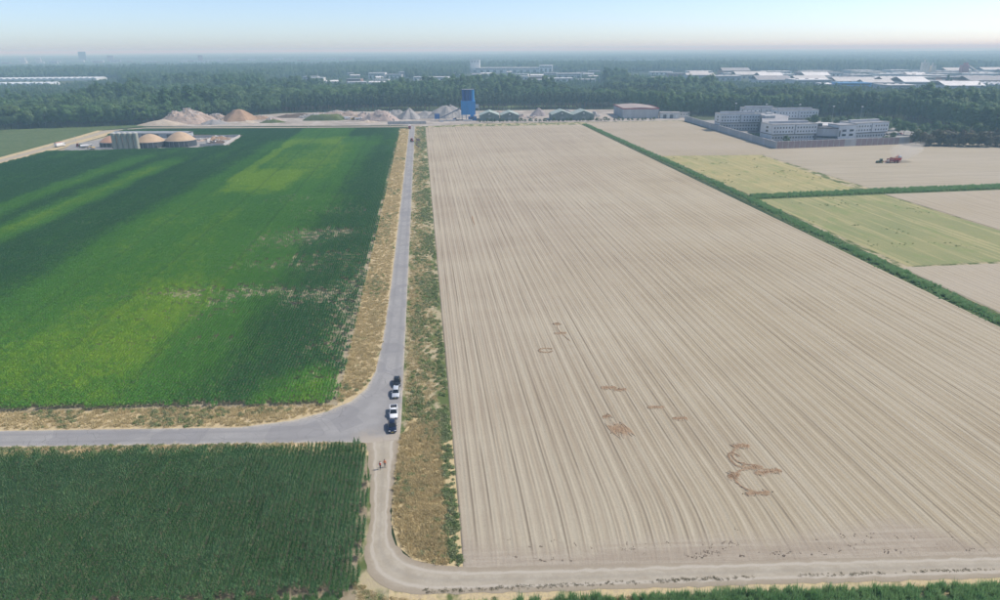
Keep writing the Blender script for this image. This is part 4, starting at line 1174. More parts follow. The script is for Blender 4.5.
# ------------------------------------------------------------------ people
def person(loc, rz, label, top, legs, vest=None, walk=.22, arm=.15, height=1.78, hair=hair_m):
    t = thing('person', label, 'person', loc, rz)
    k = height/1.78
    J = {}
    def j(n, x, y, z, r_): J[n] = (Vector((x, y, z))*k, r_*k)
    j('pelvis', 0, 0, .96, .145); j('waist', 0, -.01, 1.12, .135); j('chest', 0, -.01, 1.33, .155); j('neckb', 0, 0, 1.50, .075); j('neck', 0, -.015, 1.56, .055)
    j('head', 0, -.03, 1.66, .092); j('crown', 0, -.02, 1.75, .07)
    E_ = [('pelvis', 'waist'), ('waist', 'chest'), ('chest', 'neckb'), ('neckb', 'neck'), ('neck', 'head'), ('head', 'crown')]
    for s_, n in ((-1, 'l'), (1, 'r')):
        f = s_*walk
        j('hip'+n, s_*.095, 0, .90, .098); j('knee'+n, s_*.105, -f*.55-.03, .50, .066); j('ank'+n, s_*.105, -f, .09, .042); j('toe'+n, s_*.12, -f-.17, .035, .036)
        E_ += [('pelvis', 'hip'+n), ('hip'+n, 'knee'+n), ('knee'+n, 'ank'+n), ('ank'+n, 'toe'+n)]
        g = s_*arm
        j('sho'+n, s_*.19, 0, 1.43, .066); j('elb'+n, s_*.26, g*.5+.03, 1.15, .047); j('wri'+n, s_*.265, g-.10, .92, .031); j('palm'+n, s_*.265, g-.13, .86, .036)
        E_ += [('chest', 'sho'+n), ('sho'+n, 'elb'+n), ('elb'+n, 'wri'+n), ('wri'+n, 'palm'+n)]
        for q in range(4):
            o = (q-1.5)*.021
            j('f%d%s' % (q, n), s_*.265, g-.13+o, .80, .0095); j('t%d%s' % (q, n), s_*.25, g-.145+o, .755+.008*abs(q-1), .0085)
            E_ += [('palm'+n, 'f%d%s' % (q, n)), ('f%d%s' % (q, n), 't%d%s' % (q, n))]
        j('th'+n, s_*.255, g-.185, .845, .010); j('tt'+n, s_*.25, g-.20, .805, .009)
        E_ += [('palm'+n, 'th'+n), ('th'+n, 'tt'+n)]
    names = list(J)
    me = bpy.data.meshes.new('body_skeleton')
    me.from_pydata([J[q][0] for q in names], [(names.index(a), names.index(b)) for a, b in E_], [])
    o = bpy.data.objects.new('body_skeleton', me); COL.objects.link(o)
    md = o.modifiers.new('skin', 'SKIN'); md.use_smooth_shade = True
    o.modifiers.new('sub', 'SUBSURF').levels = 1
    for i, q in enumerate(names):
        d = me.skin_vertices[0].data[i]; d.radius = (J[q][1], J[q][1]*(.78 if q in ('chest', 'waist', 'pelvis') else 1)); d.use_root = (q == 'pelvis')
    dg = bpy.context.evaluated_depsgraph_get(); dg.update()
    bme = bpy.data.meshes.new_from_object(o.evaluated_get(dg))
    bpy.data.objects.remove(o)
    bme.name = 'body'
    bme.materials.clear()
    for m_ in (skin, top, legs, paint('shoe_leather', (.05, .04, .035), .6)): bme.materials.append(m_)
    for p in bme.polygons:
        c = p.center/k
        p.material_index = 0 if c.z > 1.52 or (abs(c.x) > .21 and c.z < .93) else (3 if c.z < .085 else (2 if c.z < .98 and abs(c.x) < .21 else 1))
        p.use_smooth = True
    link('body', bme, t)
    h = MB(); h.lathe([(0, .118), (.06, .105), (.098, .055), (.103, .0), (.098, -.05), (.085, -.07)], 14, (0, .012, 1.675)); h.build('hair', hair, t, smooth=True)
    f = MB(); f.add([(-.018, -.115, 1.645), (.018, -.115, 1.645), (0, -.142, 1.64), (0, -.112, 1.69)], [(0, 2, 1), (0, 3, 2), (1, 2, 3), (0, 1, 3)]); f.build('nose', skin, t)
    for s_ in (-1, 1): f = MB(); f.box((s_*.034, -.118, 1.68), (.022, .01, .012)); f.build('eye', hair_m, t)
    f = MB(); f.box((0, -.116, 1.615), (.05, .012, .01)); f.build('mouth', paint('lips', (.35, .13, .11), .5), t)
    for s_ in (-1, 1): e = MB(); e.box((s_*.1, -.02, 1.665), (.018, .045, .06)); e.build('ear', skin, t, bevel=.006)
    if vest:
        v = MB(); v.lathe([(.175, .98), (.182, 1.12), (.19, 1.3), (.185, 1.42), (.12, 1.49)], 16)
        for i, p in enumerate(v.v): v.v[i] = (p[0]*1.02, p[1]*.84-.01, p[2])
        v.build('vest', vest, t, smooth=True)
    t.scale = (1, 1, 1)
    return t
red_c = paint('red_cloth', (.50, .06, .05), .85, .15, 4); orange_c = paint('orange_cloth', (.72, .17, .045), .8, .12, 4)
white_c = paint('white_cloth', (.72, .72, .72), .85, .08, 4); dark_c = paint('dark_trousers', (.03, .032, .042), .9, .2, 4)
person((-10.9, 113.1, .055), R(-10), 'person in a white shirt and orange red vest walking on the dirt track', white_c, dark_c, paint('orange_red_cloth', (.62, .09, .04), .8, .12, 4), .20, .2)
person((-10.05, 113.7, .055), R(8), 'person in an orange top and dark trousers on the dirt track', orange_c, paint('grey_trousers', (.10, .10, .11), .9, .2, 4), None, .14, -.15, 1.74)

# ------------------------------------------------------------------ tractors, trucks, machines
def big_wheel(parent, x, y, r, w, rim): return wheel(parent, x, y, r, w, rim)
def tractor(loc, rz, label, paintm, rimm, loader=False):
    """front looks to local -Y"""
    t = thing('tractor', label, 'tractor', loc, rz)
    m = MB(); m.box((0, -1.2, 1.25), (.95, 2.4, .75)); m.box((0, -2.35, 1.1), (.85, .2, .6)); m.build('bonnet', paintm, t, bevel=.08)
    m = MB(); m.box((0, -.3, .85), (.6, 3.8, .4)); m.build('chassis', grey_dark, t)
    m = MB(); m.box((0, .75, 2.05), (1.45, 1.5, 1.35), top=.9); m.build('cab', GLASS, t)
    m = MB(); m.box((0, .75, 2.82), (1.55, 1.65, .18)); m.build('cab_roof', paintm, t, bevel=.05)
    for x in (-.7, .7):
        for y in (.05, 1.45): m = MB(); m.tube((x, y, 1.4), (x*.92, .75+(y-.75)*.92, 2.75), .045); m.build('cab_pillar', grey_dark, t)
    m = MB(); m.tube((.4, -.35, 1.6), (.4, -.35, 2.7), .06); m.build('exhaust', steel, t)
    for s_ in (-1, 1):
        wheel(t, s_*.95, .95, .92, .55, rimm); wheel(t, s_*.88, -1.85, .62, .42, rimm)
        m = MB(); m.box((s_*.95, .9, 1.9), (.6, 1.5, .08)); m.build('mudguard', paintm, t)
        m = MB(); m.box((s_*.3, -2.46, 1.25), (.2, .05, .15)); m.build('headlight', chrome, t)
    if loader:
        for s_ in (-1, 1): m = MB(); m.tube((s_*.5, -.3, 1.9), (s_*.5, -2.9, 1.9), .08); m.tube((s_*.5, -2.9, 1.9), (s_*.5, -3.5, .6), .08); m.build('loader_arm', paintm, t)
        m = MB(); m.box((0, -3.7, .5), (2.2, .7, .6), top=1.25); m.build('bucket', grey_dark, t)
    return t
redm = paint('red_machine_paint', (.42, .035, .03), .45, .15, .8); greenm = paint('green_machine_paint', (.03, .13, .06), .45, .15, .8)
yellowm = paint('yellow_machine_paint', (.62, .40, .03), .5, .12, .8); whitem = paint('white_machine_paint', (.72, .72, .71), .4, .1, .8)
bluem = paint('blue_machine_paint', (.015, .11, .36), .5, .12, .6)
rimred = paint('red_rim', (.4, .06, .04), .5); rimgreen = paint('yellow_rim', (.5, .4, .05), .5)
tractor((-9.3, 612, .055), R(12), 'dark red tractor on the far part of the straight road', redm, rimred, True)
tractor((316.0, 442.5, .12), R(-88), 'green tractor pulling the red potato harvester', greenm, rimgreen)

# red potato harvester towed by the green tractor, travelling to -X
t = thing('potato_harvester', 'red potato harvester at work behind the green tractor', 'harvester', (325.6, 442.0, .12), R(-88)); t.scale = (1.12, 1.12, 1.12)
m = MB(); m.box((0, .2, 1.05), (2.2, 9.0, .35)); m.tube((0, -4.2, 1.0), (0, -7.4, .8), .14); m.build('chassis', redm, t)
m = MB(); m.box((-.15, 1.6, 2.35), (2.9, 5.4, 1.5), top=1.12); m.build('bunker', redm, t, bevel=.06)
m = MB(); m.box((-.15, 1.6, 3.16), (2.9, 5.2, .06)); m.build('bunker_load', paint('dusty_crop', (.34, .28, .20), .95, .2, 2), t)
m = MB(); m.box((.2, -2.6, 1.9), (2.5, 3.6, .35), tilt=('X', R(24))); m.box((.2, -4.2, .8), (2.7, .9, .6)); m.build('intake_web', paint('grey_web', (.32, .27, .25), .7), t)
m = MB(); m.box((1.35, -1.0, 2.2), (.12, 5.5, 1.0)); m.box((-1.4, -1.6, 2.1), (.12, 4.0, .9)); m.build('side_panel', redm, t)
m = MB(); m.box((.3, 3.9, 3.55), (1.5, 1.4, 1.5)); m.build('picking_canopy', white, t, bevel=.08)
m = MB(); m.tube((-.9, 2.6, 3.1), (-2.2, 4.6, 4.1), .2); m.box((-1.6, 3.6, 3.6), (.9, 3.0, .16), tilt=('X', R(20))); m.build('unloading_elevator', redm, t)
for s_ in (-1, 1):
    wheel(t, s_*1.3, 2.2, .78, .6, rimred); wheel(t, s_*1.05, -3.2, .45, .3, rimred)

def truck(loc, rz, label, cabm, boxm, L=9.0, box=True, h=3.6, name='truck'):
    """front looks to local -Y"""
    t = thing(name, label, 'truck', loc, rz)
    m = MB(); m.box((0, -L/2+1.0, 1.75), (2.4, 2.0, 2.3)); m.box((0, -L/2+.95, 2.95), (2.2, 1.7, .25)); m.build('cab', cabm, t, bevel=.1)
    m = MB(); m.box((0, -L/2-.01, 2.2), (2.1, .06, .85)); m.build('windscreen', GLASS, t)
    for s_ in (-1, 1):
        m = MB(); m.box((s_*1.205, -L/2+.8, 2.2), (.04, .9, .7)); m.build('side_window', GLASS, t)
        m = MB(); m.box((s_*.9, -L/2-.02, .95), (.35, .06, .2)); m.build('headlight', chrome, t)
        m = MB(); m.box((s_*1.4, -L/2+.2, 2.2), (.2, .15, .5)); m.build('mirror', grey_dark, t)
        for y in (-L/2+1.1, L/2-2.6, L/2-1.3): wheel(t, s_*1.0, y, .5, .34)
    m = MB(); m.box((0, .6, .8), (1.0, L-1.8, .3)); m.build('chassis', grey_dark, t)
    if box == 'tank':
        m = MB(); m.tube((0, -L/2+2.3, 2.0), (0, L/2, 2.0), 1.05, n=16); m.build('tank', boxm, t, smooth=False)
        m = MB(); m.box((0, .6, 3.1), (.5, L-3.5, .1)); m.build('walkway', steel, t)
    elif box == 'tipper':
        m = MB(); m.box((0, 1.1, 1.75), (2.4, L-2.6, 1.5), top=1.06); m.build('tipper_body', boxm, t, bevel=.05)
    else:
        m = MB(); m.box((0, 1.1, (1.0+h)/2), (2.5, L-2.5, h-1.0)); m.build('box_body', boxm, t, bevel=.04)
        if box == 'redtop': m = MB(); m.box((0, 1.1, h+.06), (2.52, L-2.4, .12)); m.build('cover', redm, t)
    m = MB(); m.box((0, -L/2+.02, .6), (2.4, .15, .35)); m.build('bumper', grey_dark, t)
    return t
truck((-12.4, 716, .055), R(0), 'red truck with a white roof where the road meets the yard', redm, white, 7.5)
truck((-307.5, 625, .06), R(160), 'white and red truck on the sandy track left of the biogas tanks', whitem, white, 9.5, 'redtop')
truck((-281, 613, .05), R(118), 'white tanker parked beside the biogas tanks', whitem, whitem, 8.5, 'tank')

def excavator(loc, rz, label, col, arm=1.0):
    t = thing('excavator', label, 'excavator', loc, rz)
    for s_ in (-1, 1):
        m = MB(); m.extrude_x([(-1.9, .25), (-1.6, 0), (1.6, 0), (1.9, .25), (1.9, .65), (1.6, .9), (-1.6, .9), (-1.9, .65)], s_*1.15-.3, s_*1.15+.3); m.build('track', black_rubber, t)
    m = MB(); m.box((.1, .6, 1.55), (2.4, 3.0, 1.1)); m.build('house', col, t, bevel=.1)
    m = MB(); m.box((-.75, -1.0, 2.1), (.95, 1.5, 1.7)); m.build('cab', GLASS, t, bevel=.08)
    b1, b2, b3 = Vector((.35, -.9, 1.8)), Vector((.35, -3.6, 4.6*arm)), Vector((.35, -6.2, 2.6*arm))
    m = MB(); m.tube(b1, b2, .3, .22, 6); m.build('boom', col, t)
    m = MB(); m.tube(b2, b3, .2, .15, 6); m.build('stick', col, t)
    m = MB(); m.box(b3+Vector((0, .1, -.5)), (1.1, .9, .9), top=1.25); m.build('bucket', grey_dark, t)
    return t
excavator((-79, 823, .03), R(80), 'yellow excavator beside the pink rubble heap', yellowm)
excavator((-272.5, 604.5, .04), R(-20), 'small yellow excavator between the tanker and first dome', yellowm, .8).scale = (.8, .8, .8)
excavator((83, 812, .03), R(200), 'red excavator with raised arm behind the left sheds', redm, 1.7)
truck((-72, 820, .03), R(75), 'white tipper truck near the yellow excavator', whitem, whitem, 8.0, 'tipper')
truck((-86, 826, .03), R(100), 'white truck left of the yellow excavator', whitem, white, 7.0)
tractor((-291, 622, .05), R(100), 'red farm tractor parked on the pad left of the tanker', redm, rimred)
tractor((-286.5, 617, .05), R(60), 'green farm tractor parked next to the tanker', greenm, rimgreen)
# ploughs and crates lying on the verge by the tractor
for i, (x, y, sx) in enumerate(((-4.2, 622, 3.6), (-3.8, 612, 3.2), (-4.8, 597, 2.2), (-5.2, 584, 1.6), (-3.5, 572, 1.4))):
    t = thing('verge_crate', '%s stacked grey crate pile from the yard on the far verge' % ordn(i), 'crate', (x, y, .03), R(rnd.uniform(-15, 15)), 'crates on the far verge')
    for q in range(2):
        m = MB(); m.box((0, 0, .35+.72*q), (sx*(1-.12*q), 1.6, .66)); m.build('crate', paint('crate_wood', (.22, .17, .14), .9, .25, 1.5), t, bevel=.03)

# ------------------------------------------------------------------ biogas plant
tan_dome = paint('tan_membrane', (.47, .345, .23), .6, .12, .25, .3)
tank_wall = paint('dark_tank_cladding', (.055, .065, .075), .6, .2, .5)
silo_green = paint('olive_silo_steel', (.34, .35, .28), .5, .2, .25, .4, streak=True)
def digester(x, y, r, h, dome, label, col):
    t = thing('digester_tank', label, 'tank', (x, y, .04), 0, 'domed biogas tanks')
    m = MB(); m.lathe([(0, 0), (r, 0), (r, h), (r*.97, h), (0, h)], 40); m.build('wall', tank_wall, t)
    prof = [(r*.99*(1-i/14), h+.02+dome*(1-(1-i/14)**1.75)) for i in range(15)]
    prof[-1] = (0.02, h+dome)
    m = MB(); m.lathe(prof, 40); m.build('dome', col, t, smooth=True)
    m = MB(); m.lathe([(r+.02, h-.18), (r+.22, h-.18), (r+.22, h+.08), (r+.02, h+.08)], 40); m.build('rim', steel, t)
    for k in range(4):
        a = -math.pi/2+(-.5+k*.33)
        m = MB(); m.tube(((r+.15)*math.cos(a), (r+.15)*math.sin(a), 0), ((r+.15)*math.cos(a), (r+.15)*math.sin(a), h), .12); m.build('pipe', steel, t)
    m = MB(); m.box((r*.7, -r*.85, 1.1), (1.6, 1.0, 2.2), rz=R(-40)); m.build('pump_box', grey_dark, t)
    return t
digester(-259.5, 617, 11.5, 4.6, 5.2, 'left tan domed tank half hidden by the silos', paint('tan_membrane_ruddy', (.46, .27, .18), .6, .12, .25, .3))
digester(-229.5, 614, 12.2, 4.6, 6.0, 'middle tan domed tank right of the silos', tan_dome)
digester(-205.5, 616.5, 12.4, 4.9, 6.8, 'right tan domed tank beside the silage bunker', tan_dome)
for i in range(5):
    x, y = -251.8+i*4.35, 598.5-.15*i
    t = thing('silo', '%s olive silo from the left in front of the domes' % ordn(i), 'silo', (x, y, .04), 0, 'olive silos in a row')
    m = MB(); prof = [(1.95, 0), (1.95, .6)]
    for k in range(9): prof += [(1.95, .6+k*1.35), (1.99, .72+k*1.35), (1.95, .84+k*1.35)]
    m.lathe(prof+[(1.95, 13.0)], 24); m.build('shell', silo_green, t, smooth=True)
    m = MB(); m.lathe([(2.05, 12.9), (2.05, 13.15), (.9, 13.9), (.0, 14.1)], 18); m.build('cap', paint('silo_cap', (.45, .46, .43), .5, .1, .5), t)
    m = MB(); m.tube((.9, -1.85, .2), (.9, -1.85, 13.2), .10); m.build('fill_pipe', steel, t)
    m = MB()
    for k in range(18): m.box((-.6, -2.05, .6+k*.7), (.45, .05, .05))
    m.tube((-.84, -2.05, 0), (-.84, -2.05, 13), .03, n=4); m.tube((-.36, -2.05, 0), (-.36, -2.05, 13), .03, n=4); m.build('ladder', steel, t)
t = thing('long_shed', 'long low grey shed behind the biogas domes', 'shed', (-252, 684, .04), R(-9))
m = MB(); m.box((0, 0, 2.0), (72, 11, 4.0)); m.build('wall', paint('shed_cladding', (.36, .38, .40), .7, .12, .3, streak=True), t)
m = MB(); m.extrude_x([(-6, 4.0), (0, 5.4), (6, 4.0), (6, 4.25), (0, 5.65), (-6, 4.25)], -36.4, 36.4); m.build('roof', paint('shed_roof', (.27, .29, .31), .7, .15, .15), t)
for k in range(6): m = MB(); m.box((-30+k*12, -5.53, 1.7), (4.5, .1, 3.2)); m.build('door', grey_dark, t)
# bunker: low white concrete walls round the silage
t = thing('silage_bunker', 'pale concrete silage bunker walls right of the domes', 'bunker', (0, 0, .04))
for nm, a, b in (('back_wall', (-213, 672), (-170.5, 672.5)), ('side_wall', (-168.6, 609), (-170.3, 672.4)), ('front_wall', (-188, 608.5), (-168.9, 608.6)), ('side_wall', (-191, 640), (-191.5, 671.8))):
    A, Bv = Vector((*a, 0)), Vector((*b, 0)); d = Bv-A
    k = max(1, round(d.length/6))
    for q in range(k):
        c = A+d*((q+.5)/k)
        m = MB(); m.box((c.x, c.y, 1.05), (d.length/k-.05, .5, 2.1), rz=math.atan2(d.y, d.x)); m.build('wall_panel', concrete, t)
# gas pipe along the front of the pad
t = thing('gas_pipe', 'white pipe run on posts in front of the first dome', 'pipe', (-272, 602, .04))
m = MB(); m.tube((-2, 0, 1.2), (16, -1, 1.2), .22, n=8); m.build('pipe', white, t)
for x in (-1.5, 4, 9.5, 15.5): m = MB(); m.box((x, -x*.055, .6), (.2, .2, 1.2)); m.build('post', steel, t)
for x, y, h, lab in ((-301, 640, 7, 'white post lamp left of the first dome'),):
    t = thing('lamp_post', lab, 'lamp post', (x, y, .04)); m = MB(); m.tube((0, 0, 0), (0, 0, h), .1, .06); m.build('pole', steel, t); m = MB(); m.box((0, -.5, h), (.3, 1.2, .15)); m.build('lamp_head', white, t)

# ------------------------------------------------------------------ heaps of sand and rubble
def soil_mat(name, a, b, c, sc=.35):
    s = SH(name); p = s.pos()
    n1 = s.noise(p, sc, 5, .65); n2 = s.noise(p, sc*5, 4, .7)
    col = s.mix(s.rng(n1, .35, .65), a, b); col = s.mix(s.rng(n2, .55, .70), col, c)
    s.bump(n2, .8, .4)
    return s.done(col, .95, .1)
rub_m = soil_mat('rubble_mix', (.42, .33, .27), (.34, .26, .21), (.56, .53, .50), .25)
brown_m = soil_mat('brown_sand', (.36, .245, .165), (.30, .20, .135), (.42, .31, .22), .2)
sand_m = soil_mat('pale_sand', (.50, .43, .34), (.43, .36, .28), (.55, .48, .40), .2)
grey_m = soil_mat('grey_gravel', (.33, .32, .31), (.27, .26, .255), (.42, .41, .40), .25)
pink_m = soil_mat('pinkish_rubble', (.44, .355, .31), (.38, .30, .265), (.55, .50, .46), .25)
green_m = soil_mat('overgrown_soil', (.085, .125, .045), (.13, .155, .065), (.22, .19, .11), .3)
dark_m = soil_mat('dark_dung', (.10, .075, .06), (.15, .11, .085), (.25, .20, .16), .5)
chunk_m = paint('broken_concrete', (.52, .50, .48), .9, .2, .6)
def heap(x, y, rx, ry, h, mat, label, seed, rough=.16, chunks=0, flat=0.0, name='heap', rings=12, seg=34, base=.03, power=1.15):
    V, F = [], []
    for i in range(rings+1):
        f = i/rings
        for j in range(seg):
            a = 2*math.pi*j/seg
            wob = 1+.22*(float(vnoise(math.cos(a)*2+9, math.sin(a)*2+seed, .9, seed))-.5)*2
            rr = f*wob
            z = h*max(0, 1-max(0, (f-flat)/(1-flat))**power)
            X, Yv = rx*rr*math.cos(a), ry*rr*math.sin(a)
            z *= 1+rough*(float(vnoise(X+seed*7, Yv, max(rx, ry)*.22, seed+1))-.5)*2.2
            z += rough*h*.35*(float(vnoise(X, Yv+seed*3, max(rx, ry)*.09, seed+2))-.5)*min(1, (1-f)*4)
            V.append((X, Yv, z if i < rings else -.15))
    for i in range(rings):
        for j in range(seg):
            a, b = i*seg+j, i*seg+(j+1) % seg
            F.append((a, b, b+seg, a+seg))
    m = MB(); m.add(V, F)
    if not chunks:
        o = m.build(name, mat, None, (x, y, base), smooth=False)
        return tag(o, label, 'heap')
    t = thing(name, label, 'heap', (x, y, base))
    m.build('mound', mat, t)
    g = random.Random(seed); c = MB()
    for _ in range(chunks):
        i = g.randrange(1, rings); j = g.randrange(seg); p = V[i*seg+j]
        s_ = g.uniform(.5, 1.5)
        c.box((p[0]+g.uniform(-1, 1), p[1]+g.uniform(-1, 1), p[2]+.1), (s_*g.uniform(.8, 1.8), s_, s_*.6), rz=g.uniform(0, 3), tilt=('X', g.uniform(-.6, .6)))
    ch = c.build('rubble', chunk_m, t); ch['kind'] = 'stuff'
    return t
heap(-262, 822, 33, 19, 16.0, rub_m, 'largest rubble heap, whitish and jagged, beside the left wood', 1, .22, 170, .05, name='rubble_heap')
heap(-284, 801, 24, 10, 6.5, sand_m, 'low sand bank in front of the largest rubble heap', 2, .14, name='sand_heap')
heap(-211, 842, 22, 16, 13.5, brown_m, 'steep brown cone shaped heap', 3, .10, name='sand_heap')
heap(-228, 801, 15, 8, 5.6, grey_m, 'small grey gravel heap between the rubble and brown cone', 4, .14, name='gravel_heap')
heap(-190, 850, 16, 8, 4.0, brown_m, 'low brown heap just right of the brown cone', 5, .2, 20, .2)
heap(-172, 836, 12, 6, 3.0, pink_m, 'low pinkish heap in front of the dark strip of soil', 6, .2, 30, .2)
heap(-150, 868, 24, 8, 4.0, dark_m, 'long dark soil heap along the wood edge', 7, .2, 0, .3)
heap(-166, 806, 14, 5, 3.0, green_m, 'small overgrown mound at the field end', 8, .2, 0, .4)
heap(-110, 826, 27, 9, 6.0, green_m, 'long grass covered bank in the middle of the yard', 9, .14, 0, .5, power=1.6)
heap(-104, 876, 36, 9, 5.0, rub_m, 'long low rubble bank behind the grassy bank', 10, .3, 130, .4)
heap(-46, 813, 24, 14, 10.8, pink_m, 'pinkish rubble heap left of the grey cone', 11, .16, 120, .25, name='rubble_heap')
heap(-14, 827, 16, 13, 11.5, grey_m, 'pointed grey gravel cone left of the road end', 12, .10, name='gravel_heap')
heap(7, 836, 19, 12, 8.0, grey_m, 'broad grey gravel heap between cone and slope', 13, .12, name='gravel_heap')
heap(30, 834, 30, 17, 14.0, grey_m, 'largest grey gravel heap left of the blue tower', 14, .10, 30, .12, name='gravel_heap')
heap(142, 838, 10, 9, 9.5, paint('mauve_gravel', (.30, .26, .26), .95, .2, .4), 'dark mauve gravel heap between the shed pairs', 15, .10, name='gravel_heap')
heap(118, 826, 7, 5, 2.6, pink_m, 'small pale heap of scrap right of the left sheds', 16, .3, 45, .2, name='scrap_heap')
heap(129, 810, 7, 5, 2.4, rub_m, 'small low scrap heap before the mauve heap', 17, .3, 45, .2, name='scrap_heap')
heap(205, 815, 9, 6, 4.5, grey_m, 'grey scrap heap left of the red trimmed hall', 18, .3, 50, .2, name='scrap_heap')
heap(-186, 655, 12, 6, 2.6, brown_m, 'brown silage remains at the back of the bunker', 19, .3, 20, .3)
heap(-180, 630, 9, 6, 2.6, dark_m, 'dark dung heap inside the silage bunker', 20, .3, 20, .3)
heap(-200, 646, 6, 4, 1.8, rub_m, 'small pale heap beside the right dome', 21, .3, 20, .3)
heap(-240, 850, 20, 10, 6.5, rub_m, 'low rubble ridge between the largest heap and the brown cone', 31, .25, 60, .2, name='rubble_heap')
heap(-195, 812, 11, 6, 2.8, sand_m, 'flat pale sand spread before the brown cone', 32, .25, name='sand_heap')
heap(-128, 858, 22, 7, 4.2, grey_m, 'long grey rubble row behind the small mound', 33, .3, 60, .3, name='rubble_heap')
heap(-66, 850, 16, 8, 5.5, pink_m, 'low pink rubble behind the yellow excavator', 34, .25, 60, .2, name='rubble_heap')
heap(-30, 848, 20, 10, 8.0, grey_m, 'grey heap between the pinkish heap and grey cone', 35, .18, 30, .2, name='gravel_heap')
heap(100, 850, 18, 8, 4.5, rub_m, 'rubble row behind the left sheds', 36, .3, 60, .3, name='rubble_heap')
heap(176, 848, 22, 8, 4.5, grey_m, 'grey rubble row behind the right sheds', 37, .3, 60, .3, name='rubble_heap')
heap(-60, 790, 12, 5, 2.2, sand_m, 'thin pale sand spread before the pinkish heap', 38, .3, name='sand_heap')
# fresh digs in the bare field
dig_m = soil_mat('fresh_dug_soil', (.33, .215, .13), (.40, .285, .185), (.21, .13, .08), 1.2)
digs = [(30.4, 163, 1.9, 1.1, 'square outline of dug brown earth in the bare field', 'ring'), (36.8, 181, .9, .9, 'small dark dug spot farthest up the bare field', ''), (36.6, 174, 1.5, .8, 'scuffed brown patch below the farthest dug spot', ''),
        (41.5, 140, 1.6, 1.0, 'pale brown dug patch at the middle of the dug trail', ''), (44.0, 138.8, 1.3, .7, 'narrow dug patch just right of the middle one', ''), (49.6, 129.6, 1.6, .8, 'reddish dug earth on the diagonal dug trail', ''),
        (53.2, 124.2, 1.4, .8, 'small reddish dug earth at the end of the diagonal trail', ''), (38.9, 121.5, 1.9, 2.8, 'large clotted patch of dark dug earth', 'clods'), (37.6, 127, .9, .8, 'small dark clod patch above the large one', ''),
        (61.4, 112.0, 1.5, 1.2, 'brown dug earth at the top of the looped trench', ''), (58.4, 107.6, 1.2, 2.0, 'curved dug earth on the left of the upper loop', 'ring'), (60.6, 104.8, 1.6, .6, 'brown dug strip under the upper loop', ''),
        (55.6, 102.6, .9, 1.3, 'dark dug clods on the left of the lower loop', 'clods'), (62.6, 103.0, 2.4, .9, 'brown dug strip along the top right of the lower loop', ''), (57.6, 97.0, 2.0, .7, 'dark dug strip at the bottom of the lower loop', '')]
def dug_mat():
    s = SH('dug_patch'); p = s.pos()
    n1 = s.noise(p, 1.1, 5, .7); n2 = s.noise(p, 4.5, 4, .7); e = s.attr('rim')
    col = s.mix(s.rng(n1, .40, .60), (.35, .255, .165), (.275, .18, .11))
    col = s.mix(s.rng(n2, .55, .70), col, (.17, .105, .065))
    fade = s.m('ADD', e, s.m('MULTIPLY', s.m('SUBTRACT', n1, .5), 1.6))
    col = s.mix(s.rng(fade, .25, .8), col, (.36, .30, .22))
    s.bump(n2, .8, .12)
    return s.done(col, .95, .08)
DUG = dug_mat()
def dug_patch(parent, path, w, seed, name='turned_soil'):
    """ragged strip of turned soil along a path (local), lumpy, fading out at its rim"""
    g = random.Random(seed); P = resample(path, max(6, int(len(path)*6)))
    V, F, E_ = [], [], []; c_ = 7
    for i, (x, y) in enumerate(P):
        a, b = P[max(0, i-1)], P[min(len(P)-1, i+1)]; d = Vector((b[0]-a[0], b[1]-a[1])).normalized(); nx, ny = -d.y, d.x
        end = min(1, min(i, len(P)-1-i)/2.0+.25); ww = w*end*g.uniform(.55, 1.25)
        for q in range(c_):
            t_ = (q/(c_-1)*2-1); h_ = min(.13, w*.4)*(1-t_*t_)*end*g.uniform(.5, 1.4)
            V.append((x+nx*t_*ww+g.uniform(-.08, .08), y+ny*t_*ww+g.uniform(-.08, .08), -.06+h_ if abs(t_) < 1 else -.16)); E_.append(max(abs(t_), 1-end)+(.42 if w < .2 else 0))
    for i in range(len(P)-1):
        for q in range(c_-1): a = i*c_+q; F.append((a, a+1, a+c_+1, a+c_))
    m = MB(); m.add(V, F); me = m.mesh(name, DUG)
    me.attributes.new('rim', 'FLOAT', 'POINT').data.foreach_set('value', E_)
    return link(name, me, parent)
def ring(rx, ry, a0=0, a1=6.28, n=10): return [(rx*math.cos(a0+(a1-a0)*k/n), ry*math.sin(a0+(a1-a0)*k/n)) for k in range(n+1)]
for i, (x, y, rx, ry, lab, kd) in enumerate(digs):
    t = thing('dug_earth', lab, 'dug earth', (x, y, .24))
    g = random.Random(50+i)
    if kd == 'ring': dug_patch(t, ring(rx, ry*1.25, .4, 5.9), .5, 70+i)
    else:
        dug_patch(t, [(-rx*1.2, g.uniform(-.3, .3)), (-rx*.4, g.uniform(-.4, .4)), (rx*.4, g.uniform(-.4, .4)), (rx*1.2, g.uniform(-.3, .3))], ry*1.35, 70+i)
    m = MB(); k = 46 if kd == 'clods' else 16
    for q in range(k):
        if kd == 'ring':
            a = g.uniform(.4, 5.9); px_, py_ = rx*math.cos(a)*g.uniform(.9, 1.1), ry*1.25*math.sin(a)*g.uniform(.9, 1.1)
        else: px_, py_ = g.gauss(0, rx*.5), g.gauss(0, ry*.45)
        s_ = g.uniform(.05, .30)**1.0
        m.box((px_, py_, g.uniform(-.03, .08)), (s_*g.uniform(.8, 1.8), s_, s_*.5), rz=g.uniform(0, 3), tilt=('X', g.uniform(-.5, .5)), top=.6)
    o = m.build('clods', dig_m, t); o['kind'] = 'stuff'
